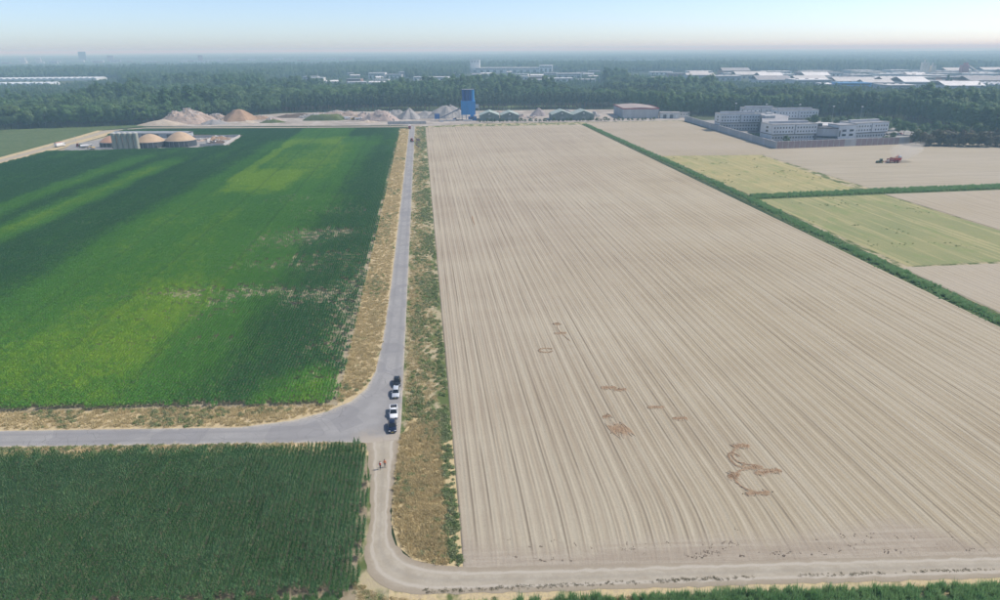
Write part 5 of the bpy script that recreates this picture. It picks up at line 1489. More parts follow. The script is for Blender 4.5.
# scraped curves between the digs
for lab, path, w in (('curved brown scrape forming the lower loop in the bare field', [(63.5, 103.6), (60, 104.6), (57.5, 104.2), (55.4, 102.4), (55.2, 100.2), (56.2, 98), (59.5, 96.2)], .48),
                     ('curved brown scrape down the left of the upper loop', [(61.5, 112.2), (58.8, 110.6), (57.8, 107.8), (59.4, 105.8), (62, 105.4)], .45),
                     ('brown scuffs beside the verge far up the bare field', [(22.4, 322), (21.9, 312), (22.2, 303)], .5),
                     ('scuffed line between the farthest dug spots', [(36.8, 181), (36.2, 176), (38.2, 168)], .25)):
    t = thing('soil_scrape', lab, 'scrape', (0, 0, .235)); dug_patch(t, path, w, int(path[0][1]))

# ------------------------------------------------------------------ the blue batching plant
blue = paint('blue_cladding', (.02, .23, .56), .55, .14, .18, .3, streak=True)
blue_d = paint('dark_blue_cladding', (.015, .09, .30), .5, .15, .2, .3, streak=True)
t = thing('blue_plant_tower', 'tall bright blue batching tower on legs above the yard', 'tower', (53.5, 800, .03), R(-4))
m = MB(); m.box((0, 0, 13.6), (16.2, 12, 15.0)); body = m.build('lower_body', blue, t)
for k in range(6): m = MB(); m.box((-6.75+2.7*k, -6.06, 13.6), (.12, .12, 14.8)); m.build('seam', blue_d, body)
for k in range(4): m = MB(); m.lathe([(0, 21.1), (1.75, 21.1), (1.75, 33.4), (0, 33.4)], 20, (-5.2+3.5*k, -2.2, 0)); m.build('storage_silo', blue_d if k != 3 else blue, t)
m = MB(); m.box((.2, 2.3, 27.2), (13.4, 5.4, 12.2)); m.build('upper_body', blue, t)
m = MB()
for x in (-6.6, 6.8): m.tube((x, -4.4, 33.4), (x, -4.4, 34.6), .06)
m.tube((-6.6, -4.4, 34.5), (6.8, -4.4, 34.5), .06); m.box((.1, -1, 33.55), (13.6, 8.0, .12)); m.build('roof_railing', steel, t)
for x in (-7.2, -2.5, 2.5, 7.2):
    for y in (-5, 5): m = MB(); m.box((x, y, 3.05), (.55, .55, 6.1)); m.build('leg', blue_d, t)
m = MB(); m.box((4.6, -8.2, 2.2), (9.5, 3.6, 4.4)); m.build('control_cabin', blue_d, t)
m = MB(); m.box((4.6, -10.02, 2.9), (5.0, .06, 1.1)); m.build('window', WIN, t)
m = MB(); m.box((4.2, -7.3, 5.6), (4.2, 3.0, 2.2)); m.build('upper_cabin', blue, t)
m = MB(); m.box((10.4, 0, 13.2), (4.6, 5, .4)); m.tube((12.2, -2, 0), (12.2, -2, 13), .18); m.box((10.2, 0, 15.2), (3.6, 4, 3.4)); m.build('side_platform', steel, t)
t = thing('conveyor', 'inclined conveyor belt from the small blue hopper up to the tower', 'conveyor', (0, 0, .03))
m = MB(); a, b = Vector((21.5, 794, 3.0)), Vector((46.5, 799, 14.0)); m.tube(a, b, .75, n=6); m.build('belt_gallery', paint('conveyor_grey', (.30, .32, .35), .6), t)
for f in (.25, .55, .85):
    p = a.lerp(b, f); m = MB(); m.tube((p.x-.8, p.y-1, 0), p, .12); m.tube((p.x+.8, p.y+1, 0), p, .12); m.build('trestle', steel, t)
t = thing('feed_hopper', 'small blue feed hopper on legs left of the conveyor', 'hopper', (17.6, 793, .03))
m = MB(); m.box((0, 0, 5.3), (5.6, 4.6, 3.8), top=1.0); m.box((0, 0, 2.9), (5.6, 4.6, 1.0)); m.build('bin', bluem, t)
for k in range(4): m = MB(); m.box((-2.1+1.4*k, 0, 7.7), (.9, 3.6, 1.0)); m.build('top_bin', bluem, t)
for x in (-2.5, 2.5):
    for y in (-2, 2): m = MB(); m.box((x, y, 1.2), (.3, .3, 2.4)); m.build('leg', steel, t)
for i, (x, y, w, lab) in enumerate(((33.5, 789, 10, 'low white block wall right of the small hopper'), (52.5, 787.5, 11, 'low white block wall under the blue tower'), (22, 782, 5, 'short white block wall before the hopper'))):
    t = thing('block_wall', lab, 'wall', (x, y, .03), R(-3))
    for q in range(int(w/2.5)): m = MB(); m.box((-w/2+1.25+q*2.5, 0, .8), (2.44, .9, 1.6)); m.build('block', white_wall, t)
t = thing('wheel_loader', 'blue wheel loader between the hopper and the tower', 'loader', (38, 793, .03), R(60))
m = MB(); m.box((0, 1.1, 1.7), (2.2, 2.6, 1.3)); m.build('engine_cover', bluem, t, bevel=.1)
m = MB(); m.box((0, -.5, 2.4), (1.7, 1.4, 1.9)); m.build('cab', GLASS, t, bevel=.08)
m = MB(); m.tube((.6, -1, 1.8), (.6, -3.6, .9), .16); m.tube((-.6, -1, 1.8), (-.6, -3.6, .9), .16); m.build('lift_arm', bluem, t)
m = MB(); m.box((0, -4.2, .8), (2.9, 1.1, 1.1), top=1.2); m.build('bucket', grey_dark, t)
for s_ in (-1, 1):
    for y in (1.5, -1.6): wheel(t, s_*1.05, y, .75, .55, rimgreen)
# long low concrete wall beside the road end, and the retaining wall
t = thing('retaining_wall', 'long low grey concrete wall below the gravel heaps', 'wall', (-37, 765, .03), R(-1.5))
for q in range(17): m = MB(); m.box((1.2+2.45*q, 0, 1.5), (2.4, 1.0, 3.0+.12*(q % 2))); m.build('block', concrete, t)

# ------------------------------------------------------------------ sheds and hall
shed_wall = paint('shed_green_grey', (.16, .20, .175), .8, .15, .3, streak=True); shed_roof = paint('shed_sea_green', (.33, .40, .355), .65, .14, .2)
def shed(x, y, w, d, h, pk, rz, label):
    t = thing('gable_shed', label, 'shed', (x, y, .03), rz, 'green grey gable sheds')
    m = MB(); m.add([(-w/2, 0, 0), (w/2, 0, 0), (w/2, 0, h), (0, 0, pk), (-w/2, 0, h), (-w/2, d, 0), (w/2, d, 0), (w/2, d, h), (0, d, pk), (-w/2, d, h)],
                    [(0, 1, 2, 3, 4), (9, 8, 7, 6, 5), (0, 5, 6, 1), (1, 6, 7, 2), (0, 4, 9, 5)]); m.build('wall', shed_wall, t)
    for s_ in (-1, 1):
        m = MB(); m.add([(0, -.8, pk+.02), (s_*(w/2+.05), -.8, h+.02), (s_*(w/2+.05), d+.5, h+.02), (0, d+.5, pk+.02), (0, -.8, pk+.3), (s_*(w/2+.05), -.8, h+.3), (s_*(w/2+.05), d+.5, h+.3), (0, d+.5, pk+.3)],
                        [(0, 1, 2, 3), (7, 6, 5, 4), (0, 4, 5, 1), (1, 5, 6, 2), (2, 6, 7, 3), (3, 7, 4, 0)])
        o = m.build('roof_slope', shed_roof, t)
        for q in range(3): k = MB(); k.box((s_*w*.25, 4+q*d/3.5, (h+pk)/2+.35), (w*.2, 2.0, .08), tilt=('Y', s_*math.atan2(pk-h, w/2))); k.build('skylight', paint('shed_skylight', (.55, .58, .55), .5), o)
    m = MB(); m.box((0, -.05, 2.0), (4.2, .12, 4.0)); m.build('door', paint('shed_door', (.24, .27, .26), .7), t)
    m = MB(); m.box((0, -.06, pk-2.6), (2.0, .1, .9)); m.build('gable_window', white, t)
    return t
shed(76.5, 786, 22.6, 30, 5.6, 9.6, R(-5), 'leftmost green grey gable shed, next to the blue tower')
shed(99.4, 784, 21, 30, 5.4, 9.2, R(-5), 'second gable shed, joined to the leftmost one')
shed(158.2, 776.5, 24, 30, 5.8, 10.2, R(-5), 'third gable shed, right of the mauve heap')
shed(182.6, 774.4, 24, 30, 5.8, 10.2, R(-5), 'fourth gable shed, nearest the red trimmed hall')
t = thing('storage_hall', 'large pale hall with a red roof edge at the end of the yard', 'hall', (231.2, 786, .03), R(-6))
W_, D_, H_ = 41.5, 62, 11.5
for k in range(3): m = MB(); m.box((W_*(k+.5)/3, .15, 5.1), (W_/3-.18, .3, 10.2)); m.build('wall_panel', paint('hall_front', (.44, .45, .46), .75, .12, .2, streak=True), t)
m = MB(); m.box((W_/2, D_/2+.2, 5.0), (W_-.1, D_-.2, 10.0)); m.build('wall', paint('hall_side', (.34, .35, .37), .8, .12, .2, streak=True), t)
m = MB(); m.box((W_/2, -.08, 10.85), (W_+.8, .5, 1.3)); m.box((-.2, D_/2, 10.85), (.5, D_+.6, 1.3)); m.box((W_+.2, D_/2, 10.85), (.5, D_+.6, 1.3)); m.build('red_trim', paint('red_trim', (.33, .07, .07), .6, .12, .4), t)
m = MB(); m.add([(0, .2, 10.9), (W_, .2, 10.9), (W_, D_, 10.9), (0, D_, 10.9), (W_/2, .2, 12.3), (W_/2, D_, 12.3)], [(0, 4, 5, 3), (4, 1, 2, 5), (0, 1, 4), (2, 3, 5)]); m.build('roof', paint('hall_brown_roof', (.34, .285, .26), .85, .12, .1), t)
for k in range(2): m = MB(); m.box((W_/3*(k+1), -.06, 2.6), (.5, .2, 10)); m.build('downpipe', steel, t)
t = thing('low_building', 'low white building with dark doors right of the hall', 'building', (273.5, 778, .03), R(-12))
m = MB(); m.box((11, 6, 3.2), (22, 12, 6.4)); m.build('wall', white_wall, t)
m = MB(); m.box((11, 6, 6.6), (23, 13, .4)); m.build('roof', roof_grey, t)
for x in (5, 12.5): m = MB(); m.box((x, -.06, 2.2), (3.6, .16, 4.4)); m.build('door', grey_dark, t)
m = MB(); m.box((18, -.06, 2.2), (2.0, .16, 3.0)); m.build('door', white, t)
for i, (x, y, c_) in enumerate(((299, 790, 'grey'), (303.5, 784, 'white'), (309, 792, 'pale'))):
    t = thing('site_cabin', '%s site cabin at the far end of the long grey wall' % c_, 'cabin', (x, y, .03), R(-10), 'site cabins')
    m = MB(); m.box((0, 0, 2.6), (9, 3, 5.2)); m.build('wall', {'grey': grey_wall, 'white': white_wall, 'pale': concrete}[c_], t)
    m = MB(); m.box((0, 0, 5.3), (9.3, 3.3, .25)); m.build('roof', roof_grey, t)
    for k in range(3): m = MB(); m.box((-3+3*k, -1.53, 3.7), (1.5, .08, 1.0)); m.build('window', WIN, t)
for i, (x, y) in enumerate(((-118, 744), (-34, 751), (-13.5, 757), (5, 757))):
    t = thing('marker_post', '%s short white marker post along the yard road' % ordn(i), 'post', (x, y, .03), 0, 'white marker posts')
    m = MB(); m.box((0, 0, .8), (.5, .5, 1.6), top=.8); m.build('post', white, t); m = MB(); m.box((0, 0, 1.7), (.55, .55, .2)); m.build('cap', redm, t)

# ------------------------------------------------------------------ walled cell blocks
pale_panel = paint('pale_facade', (.66, .67, .68), .75, .10, .12, streak=True)
mid_panel = paint('mid_grey_facade', (.45, .46, .48), .8, .10, .12, streak=True)
win_me = MB().box((0, 0, 0), (.95, .14, 1.25)).mesh('window', WIN)
sill_me = MB().box((0, -.06, -.70), (1.2, .22, .1)).mesh('sill', concrete)
def frame(p0, p1):
    d = Vector((p1[0]-p0[0], p1[1]-p0[1], 0)); return d.length, math.atan2(d.y, d.x)
def cell_block(name, label, p0, p1, depth, floors, base=0.0, overhang=0, cols=14, lower=True, mat=None, top_mat=None, band=True):
    """facade from p0 to p1 (world), body behind it; storeys with rows of small windows"""
    L, a = frame(p0, p1)
    t = thing(name, label, 'building', (p0[0], p0[1], .04), a)
    mat = mat or pale_panel
    hl = 7.3
    if lower:
        m = MB(); m.box((L/2, depth/2+overhang, hl/2), (L-1.2, depth-overhang, hl)); m.build('lower_storeys', mat, t)
        m = MB(); m.box((L/2, depth/2, hl+.35), (L-.6, depth-.6, .7)); m.build('shadow_gap', grey_dark, t)
        m = MB(); m.box((L/2, depth/2, hl+.7+3.75), (L, depth, 7.5)); m.build('upper_storeys', mat, t)
        rows = [(1.9, overhang), (5.0, overhang), (10.0, 0), (13.2, 0)]; top = 15.5
    else:
        top = 3.7*floors; m = MB(); m.box((L/2, depth/2, top/2), (L, depth, top)); m.build('wall', mat, t)
        rows = [(2.0+3.6*k, 0) for k in range(floors)]
    m = MB()
    m.box((L/2, .3, top+.35), (L+.3, .8, .7)); m.box((L/2, depth-.3, top+.35), (L+.3, .8, .7)); m.box((0, depth/2, top+.36), (.6, depth-1.0, .7)); m.box((L, depth/2, top+.36), (.6, depth-1.0, .7))
    m.build('parapet', concrete, t)
    m = MB(); m.box((L/2, depth/2, top+.14), (L-1, depth-1.2, .2)); rf = m.build('roof', roof_grey, t)
    m = MB(); m.box((L/2, depth*.55, top+1.2), (L*.86, 2.6, 1.9)); m.build('roof_plant', mid_panel, rf)
    for z, off in rows:
        for k in range(cols):
            x = L*(k+.7)/(cols+.4)
            if k == cols//2 and off == 0: continue
            w = link('window', win_me, t, (x, off-.02, z)); link('sill', sill_me, w)
    if lower:
        m = MB(); m.box((L*.5, -.06, 11.5), (.5, .12, 7.4)); m.build('downpipe', grey_dark, t)
        # end wall windows
        for z in (3.0, 10.0, 13.0):
            m = MB(); m.box((-.03, depth*.45, z), (.14, 3.4, 1.6)); m.build('stair_window', WIN, t)
    return t
cell_block('cell_block', 'leftmost grey cell block with four rows of small windows', (287, 645), (326, 642), 17, 4, overhang=1.3)
cell_block('cell_block', 'front middle grey cell block behind the perimeter wall corner', (290, 547.5), (330, 549), 20, 4, overhang=1.2, cols=15)
cell_block('cell_block', 'rear middle grey cell block seen over the front roofs', (362, 676), (404, 674), 18, 4, overhang=1.0, cols=13)
cell_block('cell_block', 'low rear service block behind the leftmost cell block', (340, 706), (374, 702), 16, 4, cols=8, mat=white_wall)
# linking stair block, glazed at each landing
t = thing('stair_block', 'dark grey stair tower linking the left and front cell blocks', 'building', (0, 0, .04))
m = MB(); m.prism([(291.5, 568.5), (310, 568.8), (345, 625), (346, 660), (327.5, 660), (327, 642)], 0, 14.4); m.build('wall', mid_panel, t)
m = MB(); m.prism([(291, 568.2), (310.4, 568.5), (345.5, 625), (346.5, 660.5), (327.2, 660.5), (326.4, 642)], 14.4, 15.0); rf = m.build('roof', roof_grey, t)
m = MB(); m.box((318, 612, 16.2), (9, 9, 2.4)); m.build('lift_house', grey_wall, rf)
m = MB(); m.box((338, 650, 15.7), (5, 5, 1.4)); m.build('lift_house', white_wall, rf)
d = Vector((326.5-291, 642-568.3, 0)).normalized(); nrm = Vector((-d.y, d.x, 0))
for f in (6, 14, 66, 74):
    for z in (3, 6.8, 10.6):
        c = Vector((291.5, 568.5, 0))+d*f+nrm*.06; m = MB(); m.box((c.x, c.y, z), (5.0, .14, 1.5), rz=math.atan2(d.y, d.x)); m.build('window', WIN, t)
# blank curved connecting wall
t = thing('link_building', 'blank grey link wall between the front and right blocks', 'building', (0, 0, .04))
m = MB(); m.prism([(330.5, 549.5), (334, 546.5), (339, 544), (344.5, 542.8), (344.5, 562), (331, 566)], 0, 12.2); m.build('wall', mid_panel, t)
m = MB(); m.prism([(330.2, 549), (334, 546), (339, 543.5), (344.8, 542.3), (344.8, 562.3), (330.6, 566.4)], 12.2, 12.9); m.build('roof', paint('dark_roof_band', (.09, .095, .11), .8), t)
m = MB(); m.prism([(330.4, 548.6), (333.9, 545.6), (338.9, 543.1), (344.6, 541.9), (344.6, 542.3), (339, 543.6), (334, 546.1), (330.6, 549.0)], 4.6, 6.0); m.build('window_band', WIN, t)
m = MB(); m.box((336, 556, 14.2), (3.0, 3.0, 2.6)); m.build('chimney', grey_dark, t)
t = cell_block('cell_block', 'right grey cell block with a projecting stair front', (362, 546.5), (397, 553), 18, 4, overhang=1.0, cols=12)
L, a = frame((345, 541.2), (362, 543.8))
t = thing('entrance_building', 'pale entrance building with four wide windows left of the right block', 'building', (345, 541.2, .04), a)
m = MB(); m.box((L/2, 7, 7.4), (L, 14, 14.8)); m.build('wall', pale_panel, t)
m = MB(); m.box((L/2, 7, 15.1), (L+.3, 14.3, .5)); m.build('roof', roof_grey, t)
for x in (L*.30, L*.72):
    for z in (7.0, 10.6): m = MB(); m.box((x, -.02, z), (3.9, .14, 1.7)); m.build('window', WIN, t)
m = MB(); m.box((L*.05, -.02, 8.4), (1.2, .14, 5)); m.build('window', WIN, t)
t = thing('forecourt_roof', 'flat pale roof hall behind the link wall', 'building', (352, 600, .04), R(5))
m = MB(); m.box((14, 10, 4.2), (42, 24, 8.4)); m.build('wall', white_wall, t); m = MB(); m.box((14, 10, 8.6), (43, 25, .4)); m.build('roof', roof_pale, t)
for k in range(6): m = MB(); m.box((-4+7*k, -2.04, 5), (3.4, .12, 1.6)); m.build('window', WIN, t)

# perimeter walls of upright panels
pan_g = paint('wall_panel_grey', (.40, .41, .43), .85, .14, .3, streak=True); pan_p = paint('wall_panel_mauve', (.33, .25, .26), .85, .16, .3, streak=True); pan_l = paint('wall_panel_pale', (.47, .47, .49), .85, .12, .3, streak=True)
def panel_wall(label, p0, p1, h, step, pick):
    L, a = frame(p0, p1)
    t = thing('perimeter_wall', label, 'wall', (p0[0], p0[1], .03), a)
    k = int(L/step); w = L/k
    me_ = {}
    for mt in (pan_g, pan_p, pan_l): me_[mt.name] = MB().box((0, 0, h/2), (w-.10, .45, h)).mesh('panel', mt)
    po = MB().box((0, -.04, h/2+.06), (.42, .62, h+.12)).mesh('post', concrete)
    for q in range(k):
        link('panel', me_[pick(q, k).name], t, (w*(q+.5), 0, 0))
        link('post', po, t, (w*q, 0, 0))
    m = MB(); m.box((L/2, 0, h+.16), (L, .7, .18)); m.build('coping', concrete, t)
    return t
panel_wall('long grey perimeter wall running back beside the bare field', (291.5, 748), (280.2, 520.8), 5.4, 5.0, lambda q, k: pan_g if q % 5 else pan_l)
gsel = random.Random(5)
sel = [gsel.random() for _ in range(60)]
panel_wall('mauve and grey patched perimeter wall facing the harvested field', (280.6, 520.4), (428.5, 534.2), 5.6, 5.0, lambda q, k: pan_p if (sel[q//2] > .42) else (pan_g if sel[q] > .4 else pan_l))
for i, (x, y, lab) in enumerate(((322, 690, 'light mast behind the leftmost cell block'), (346, 672, 'light mast above the rear service block'), (377, 664, 'light mast left of the rear middle block'), (396, 636, 'light mast right of the rear middle block'), (420, 628, 'light mast by the low trees'), (301, 600, 'light mast on the lawn of the cell blocks'))):
    t = thing('light_mast', lab, 'light mast', (x, y, .04))
    m = MB(); m.tube((0, 0, 0), (0, 0, 22), .16, .09, 6); m.build('pole', steel, t)
    m = MB(); m.lathe([(.1, 22), (1.0, 22.1), (.9, 22.7), (.1, 22.8)], 10); m.build('lamp_head', white, t)
# car park beside the right block
cp = sheet('car_park', [(400, 556), (440, 560), (455, 600), (430, 612), (405, 600)], .045, M['concrete_pad'], 'grey car park right of the cell blocks', 'car park')
cols = [(p_white, 'white'), (p_silver, 'silver'), (p_navy, 'dark blue'), (paint('car_paint_red', (.35, .02, .02), .25), 'red')]
proto = None
def far_car(x, y, rz, col, label, group):
    t = thing('parked_car', label, 'car', (x, y, .05), rz, group)
    m = MB(); loft(m, [[(-.85, yy, .25), (-.85, yy, z1), (.85, yy, z1), (.85, yy, .25)] for yy, z1 in ((-2.1, .6), (-1.9, .75), (-.9, .92), (1.9, .95), (2.1, .7))]); m.build('body', col, t, bevel=.04)
    m = MB(); m.add([(-.8, -1.0, .94), (.8, -1.0, .94), (.8, 1.8, .96), (-.8, 1.8, .96), (-.62, -.3, 1.42), (.62, -.3, 1.42), (.62, 1.3, 1.42), (-.62, 1.3, 1.42)], [(0, 1, 5, 4), (1, 2, 6, 5), (2, 3, 7, 6), (3, 0, 4, 7)]); m.build('window_band', GLASS, t)
    m = MB(); m.box((0, .5, 1.45), (1.26, 1.66, .06)); m.build('roof', col, t)
    for s_ in (-1, 1):
        for yy in (-1.3, 1.25): wheel(t, s_*.78, yy, .31, .2)
for i in range(8):
    c_, cn = cols[(i*3+i//3) % 4]
    far_car(412+i*4.0, 588+i*.9, R(10), c_, '%s car, %s from the left in the car park row' % (cn, ordn(i)), 'cars in the car park')

# ------------------------------------------------------------------ dust behind the harvester
dm = bpy.data.materials.new('dust_cloud'); dm.use_nodes = True
dn = dm.node_tree; dn.nodes.clear()
dv = dn.nodes.new('ShaderNodeVolumePrincipled'); dv.inputs['Color'].default_value = (.93, .88, .80, 1); dv.inputs['Density'].default_value = .05
do = dn.nodes.new('ShaderNodeOutputMaterial'); dn.links.new(dv.outputs[0], do.inputs['Volume'])
dust = MB(); bmx = bmesh.new(); bmesh.ops.create_icosphere(bmx, subdivisions=3, radius=1.0)
V = []
for v in bmx.verts:
    n_ = 1+.5*(float(vnoise(v.co.x*2+5, v.co.y*2+v.co.z*1.7, .8, 61))-.5)
    z = v.co.z*n_; V.append((v.co.x*n_*(11+3*z)+3*z, v.co.y*n_*7, 7.2+z*6.5))
dust.add(V, [[q.index for q in f.verts] for f in bmx.faces]); bmx.free()
o = dust.build('dust_cloud', dm, None, (338, 447, .12)); tag(o, 'thin dust cloud drifting behind the red harvester', 'dust', kind='stuff')

# ------------------------------------------------------------------ far works, greenhouses and town
def works(name, label, x, y, w, d, h, rz, wall, roof, docks=4, kind='flat', group=None, cat='building'):
    t = thing(name, label, cat, (x, y, 0), rz, group)
    m = MB(); m.box((0, 0, h/2), (w, d, h)); m.build('wall', wall, t)
    if kind == 'flat': m = MB(); m.box((0, 0, h+.3), (w+.6, d+.6, .6)); rf = m.build('roof', roof, t)
    elif kind == 'saw':
        k = max(3, int(w/12))
        for q in range(k):
            x0 = -w/2+w*q/k; x1 = -w/2+w*(q+1)/k
            m = MB(); m.add([(x0, -d/2, h), (x1, -d/2, h), (x0+(x1-x0)*.5, -d/2, h+3.4), (x0, d/2, h), (x1, d/2, h), (x0+(x1-x0)*.5, d/2, h+3.4)], [(0, 1, 2), (5, 4, 3), (1, 4, 5, 2), (0, 2, 5, 3)]); m.build('roof_bay', roof, t)
    else:
        m = MB(); m.extrude_x([(-d/2, h), (0, h+d*.13), (d/2, h), (d/2, h+.3), (0, h+d*.13+.3), (-d/2, h+.3)], -w/2, w/2); rf = m.build('roof', roof, t)
    for q in range(docks): m = MB(); m.box((-w/2+w*(q+.5)/docks, -d/2-.05, h*.34), (w/docks*.45, .3, h*.5)); m.build('door', grey_dark, t)
    m = MB(); m.box((0, -d/2-.06, h*.78), (w*.9, .3, h*.13)); m.build('window_strip', WIN, t)
    if kind == 'flat' and w > 40:
        for q in range(3): m = MB(); m.box((w*(-.3+.28*q), d*.1, h+1.3), (w*.06, d*.12, 1.6)); m.build('roof_vent', roof_grey, rf)
    return t
cream = paint('cream_wall', (.60, .56, .46), .75, .1, .1); bluew = paint('light_blue_wall', (.10, .30, .55), .6, .12, .1); brick = paint('brick_wall', (.32, .18, .14), .85, .15, .2); greyw = paint('mid_grey_wall', (.38, .40, .42), .8, .12, .1)
wr = random.Random(21)
words = {'white': (white_wall, roof_white), 'pale grey': (greyw, roof_pale), 'cream': (cream, roof_pale), 'grey roofed': (white_wall, roof_grey), 'brick': (brick, roof_grey)}
rowspec = [('nearest', 1225, 850, 1170, 46, 78), ('second', 1330, 800, 1420, 42, 84), ('third', 1440, 790, 1560, 40, 90), ('fourth', 1560, 760, 1640, 40, 90), ('fifth', 1680, 720, 1800, 36, 90), ('sixth', 1810, 700, 1900, 36, 95), ('seventh', 1950, 700, 2050, 36, 95), ('rear', 2110, 700, 2150, 34, 95)]
for rn, Y0, X0, X1, wmin, wmax in rowspec:
    x = X0; i = 0
    while x < X1:
        w = wr.uniform(wmin, wmax); d = wr.uniform(34, 70); h = wr.uniform(7, 12)
        y = Y0-(x-X0)*.16+wr.uniform(-14, 14)
        cn = wr.choice(['white', 'white', 'white', 'pale grey', 'pale grey', 'cream', 'grey roofed', 'brick'])
        wl, rf = words[cn]
        nm = '%s flat warehouse, %s from the left in the %s row of the works' % (cn, ordn(i), rn)
        if not (rn == 'nearest' and 870 < x < 915):
            works('warehouse', nm, x+w/2, y, w, d, h, R(-9), wl, rf, 3+int(w/25), 'gable' if wr.random() < .2 else 'flat', 'warehouses of the far works', 'warehouse')
            i += 1
        x += w+wr.choice([8, 14, 26, 46])
works('warehouse', 'bright light blue warehouse at the front of the works', 838, 1300, 60, 40, 11, R(-9), bluew, bluew, 3, cat='warehouse')
works('factory', 'long factory with a ribbed pale saw roof above the right wood', 1150, 1215, 230, 60, 9, R(-9), greyw, roof_white, 9, 'saw', cat='factory')
for i, (x, y, w, h, c_) in enumerate(((1395, 1840, 18, 34, cream), (1417, 1836, 12, 26, cream))):
    t = thing('plant_tower', ['taller', 'shorter'][i]+' cream process tower of the far works', 'tower', (x, y, 0), R(-10), 'cream process towers')
    m = MB(); m.box((0, 0, h/2), (w, 12, h)); m.build('wall', c_, t); m = MB(); m.tube((-3, 0, h), (-3, 0, h+8), 1.6, n=10); m.build('stack', white_wall, t); m = MB(); m.box((0, 0, h+.6), (w+1, 13, 1.2)); m.build('roof', roof_pale, t)
t = thing('plant_tower', 'reddish process tower with a sloping conveyor in the far works', 'tower', (1482, 1800, 0), R(-10))
redw = paint('red_cladding', (.42, .13, .12), .7, .12, .1)
m = MB(); m.box((0, 0, 14), (18, 14, 28)); m.build('wall', redw, t); m = MB(); m.box((2, 0, 31), (9, 9, 6)); m.build('head_house', redw, t); m = MB(); m.tube((5, 0, 30), (52, 0, 3), 1.6, n=6); m.build('conveyor', white_wall, t)
# white tower block with the long white works
t = thing('tower_block', 'tall plain white cube tower rising over the far woods', 'tower', (190, 2440, 0), R(-8))
m = MB(); m.box((0, 0, 21), (33, 28, 42)); m.build('wall', white, t); m = MB(); m.box((0, 0, 42.4), (33.6, 28.6, .8)); m.build('roof', roof_pale, t)
for k in range(3): m = MB(); m.box((-10+10*k, -14.1, 37), (5, .2, 2.4)); m.build('window', WIN, t)
works('factory', 'very long low white works right of the white tower', 312, 2405, 270, 46, 17, R(-12), white_wall, roof_white, 12, cat='factory')
works('factory', 'raised white end hall of the long white works', 425, 2378, 44, 50, 24, R(-12), white, roof_white, 3, cat='factory')
B_ = [(-116, 2010, 46, 30, 16, 'white', 'white office block left of the hazy town centre'), (-70, 2004, 44, 26, 12, 'grey roofed', 'grey roofed office wing beside the white office block'), (-20, 2080, 74, 34, 16, 'pale grey', 'long pale grey hall behind the office blocks'),
      (10, 1880, 50, 30, 9, 'white', 'white low hall right of the office wing'), (52, 1860, 48, 34, 9, 'white', 'white low hall left of the big poplars'), (86, 1700, 60, 38, 9, 'grey roofed', 'low grey roofed hall before the big poplars'), (20, 1700, 50, 34, 8, 'white', 'low white hall nearest the slim pines'),
      (-290, 1960, 40, 24, 10, 'pale grey', 'pale grey school like block deep in the left woods'), (-268, 1925, 36, 20, 8, 'white', 'white low block before the grey one in the left woods'),
      (262, 1850, 40, 24, 9, 'white', 'white villa block left of the parkland works'), (300, 1800, 44, 28, 9, 'brick', 'brick block below the long white works'), (345, 1730, 60, 34, 8, 'white', 'wide white hall below the long white works'), (390, 1650, 46, 30, 8, 'pale grey', 'pale grey hall nearest the parkland woods'), (285, 1690, 50, 26, 7, 'white', 'flat white sheds nearest below the long white works'), (392, 1850, 66, 30, 15, 'white', 'white storeyed block right below the long works')]
for x, y, w, d, h, cn, lab in B_: works('works_hall', lab, x, y, w, d, h, R(-8), *words[cn], 4)
# greenhouses
gl = SH('greenhouse_glass'); GH = gl.done((.60, .66, .68), .25, .5)
for i, (x0, x1, y, d, lab) in enumerate(((-1420, -905, 2115, 70, 'far long white glasshouse at the left edge'), (-1300, -872, 1792, 50, 'near long white glasshouse at the left edge'))):
    t = thing('greenhouse', lab, 'greenhouse', (0, y, 0), 0); k = int((x1-x0)/16)
    m = MB(); m.box(((x0+x1)/2, d/2, 2.6), (x1-x0, d, 5.2)); m.build('glass_wall', GH, t)
    for q in range(k):
        a0, a1 = x0+(x1-x0)*q/k, x0+(x1-x0)*(q+1)/k
        m = MB(); m.add([(a0, 0, 5.22), (a1, 0, 5.22), ((a0+a1)/2, 0, 8.2), (a0, d, 5.22), (a1, d, 5.22), ((a0+a1)/2, d, 8.2)], [(0, 1, 2), (5, 4, 3), (1, 4, 5, 2), (0, 2, 5, 3)]); m.build('roof_bay', GH, t)
lr = random.Random(8)
for i in range(20):
    tree('broadleaf_tree', 'broad', -1240+i*17+lr.uniform(-4, 4), 1905+lr.uniform(-6, 6), lr.uniform(.40, .55), '%s tree from the left between the two glasshouses' % ordn(i), 'trees between the glasshouses')
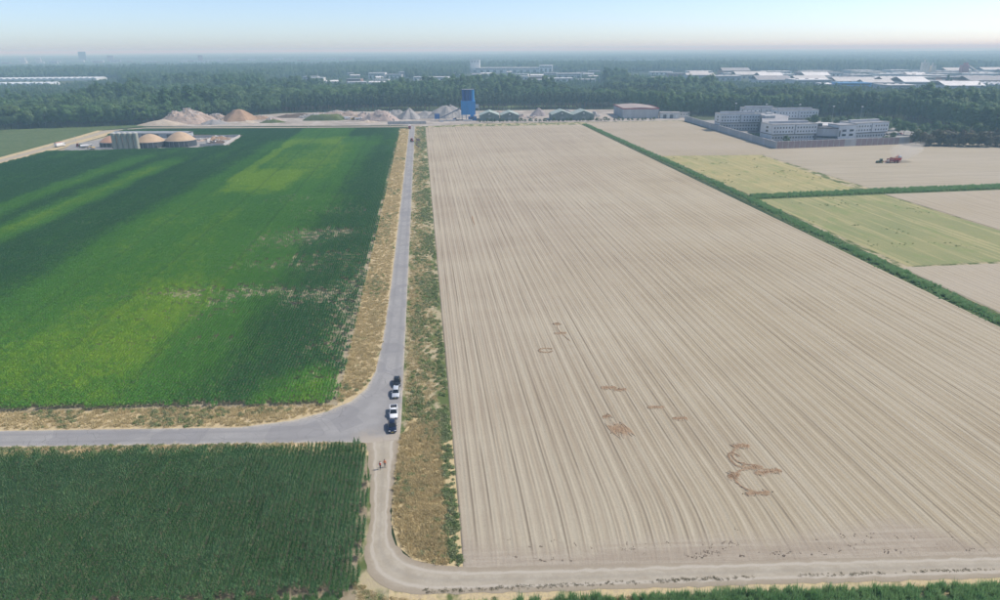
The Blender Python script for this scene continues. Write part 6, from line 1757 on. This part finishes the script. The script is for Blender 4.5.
# skyline of the town on the left
tr = random.Random(14)
sky_b = [(-2640, 6010, 50, 74, 'dark grey', 'tall dark high rise on the left skyline'), (-2390, 5905, 42, 46, 'brick', 'broad brown block of flats on the left skyline'), (-1610, 5540, 34, 46, 'brick', 'slim reddish block of flats on the skyline'), (-2880, 5600, 40, 36, 'white', 'white flats at the far left skyline'), (-2790, 5640, 34, 34, 'white', 'second white flats at the far left skyline')]
for x, y, w, h, cn, lab in sky_b:
    wl = {'dark grey': grey_dark, 'brick': brick, 'white': white_wall}[cn]
    t = thing('tower_block', lab, 'building', (x, y, 0), R(15)); m = MB(); m.box((0, 0, h/2), (w, w*.5, h)); m.build('wall', wl, t); m = MB(); m.box((0, 0, h+1), (w+1, w*.5+1, 2)); m.build('roof', roof_pale, t)
    for k in range(5): m = MB(); m.box((0, -w*.25-.1, h*(.15+.17*k)), (w*.86, .3, h*.06)); m.build('window_band', WIN, t)
xs = sorted(tr.uniform(-3100, -500) for _ in range(44))
for i, x in enumerate(xs):
    w = tr.uniform(30, 90); cn = tr.choice(['white', 'white', 'pale grey', 'brick'])
    works('town_block', '%s low %s town block from the left along the skyline' % (ordn(i), cn), x, tr.uniform(4900, 5900)+(.12*x), w, 22, tr.uniform(10, 22), R(12), *words[cn], 3, group='town blocks on the left skyline')

# pale houses and small halls scattered through the woods beyond the pines
hr = random.Random(33)
for rn, Y0 in (('nearest', 1640), ('second', 1760), ('third', 1890), ('fourth', 2030), ('rear', 2200)):
    x = -330+hr.uniform(0, 60); i = 0
    while x < 610:
        w = hr.uniform(16, 44); y = Y0-.07*x+hr.uniform(-28, 28)
        if not any(in_poly([x], [y], c)[0] for c in CLEAR[:6]) and hr.random() < .72:
            cn = hr.choice(['white', 'white', 'white', 'pale grey', 'grey roofed', 'brick'])
            works('house_block', '%s house block, %s from the left in the %s row beyond the pines' % (cn, ordn(i), rn), x, y, w, hr.uniform(12, 24), hr.uniform(6, 11), R(hr.uniform(-25, 20)), *words[cn], 2,
                  hr.choice(['flat', 'gable']), 'house blocks beyond the pines', 'house')
            i += 1
        x += w+hr.choice([6, 14, 30, 60])
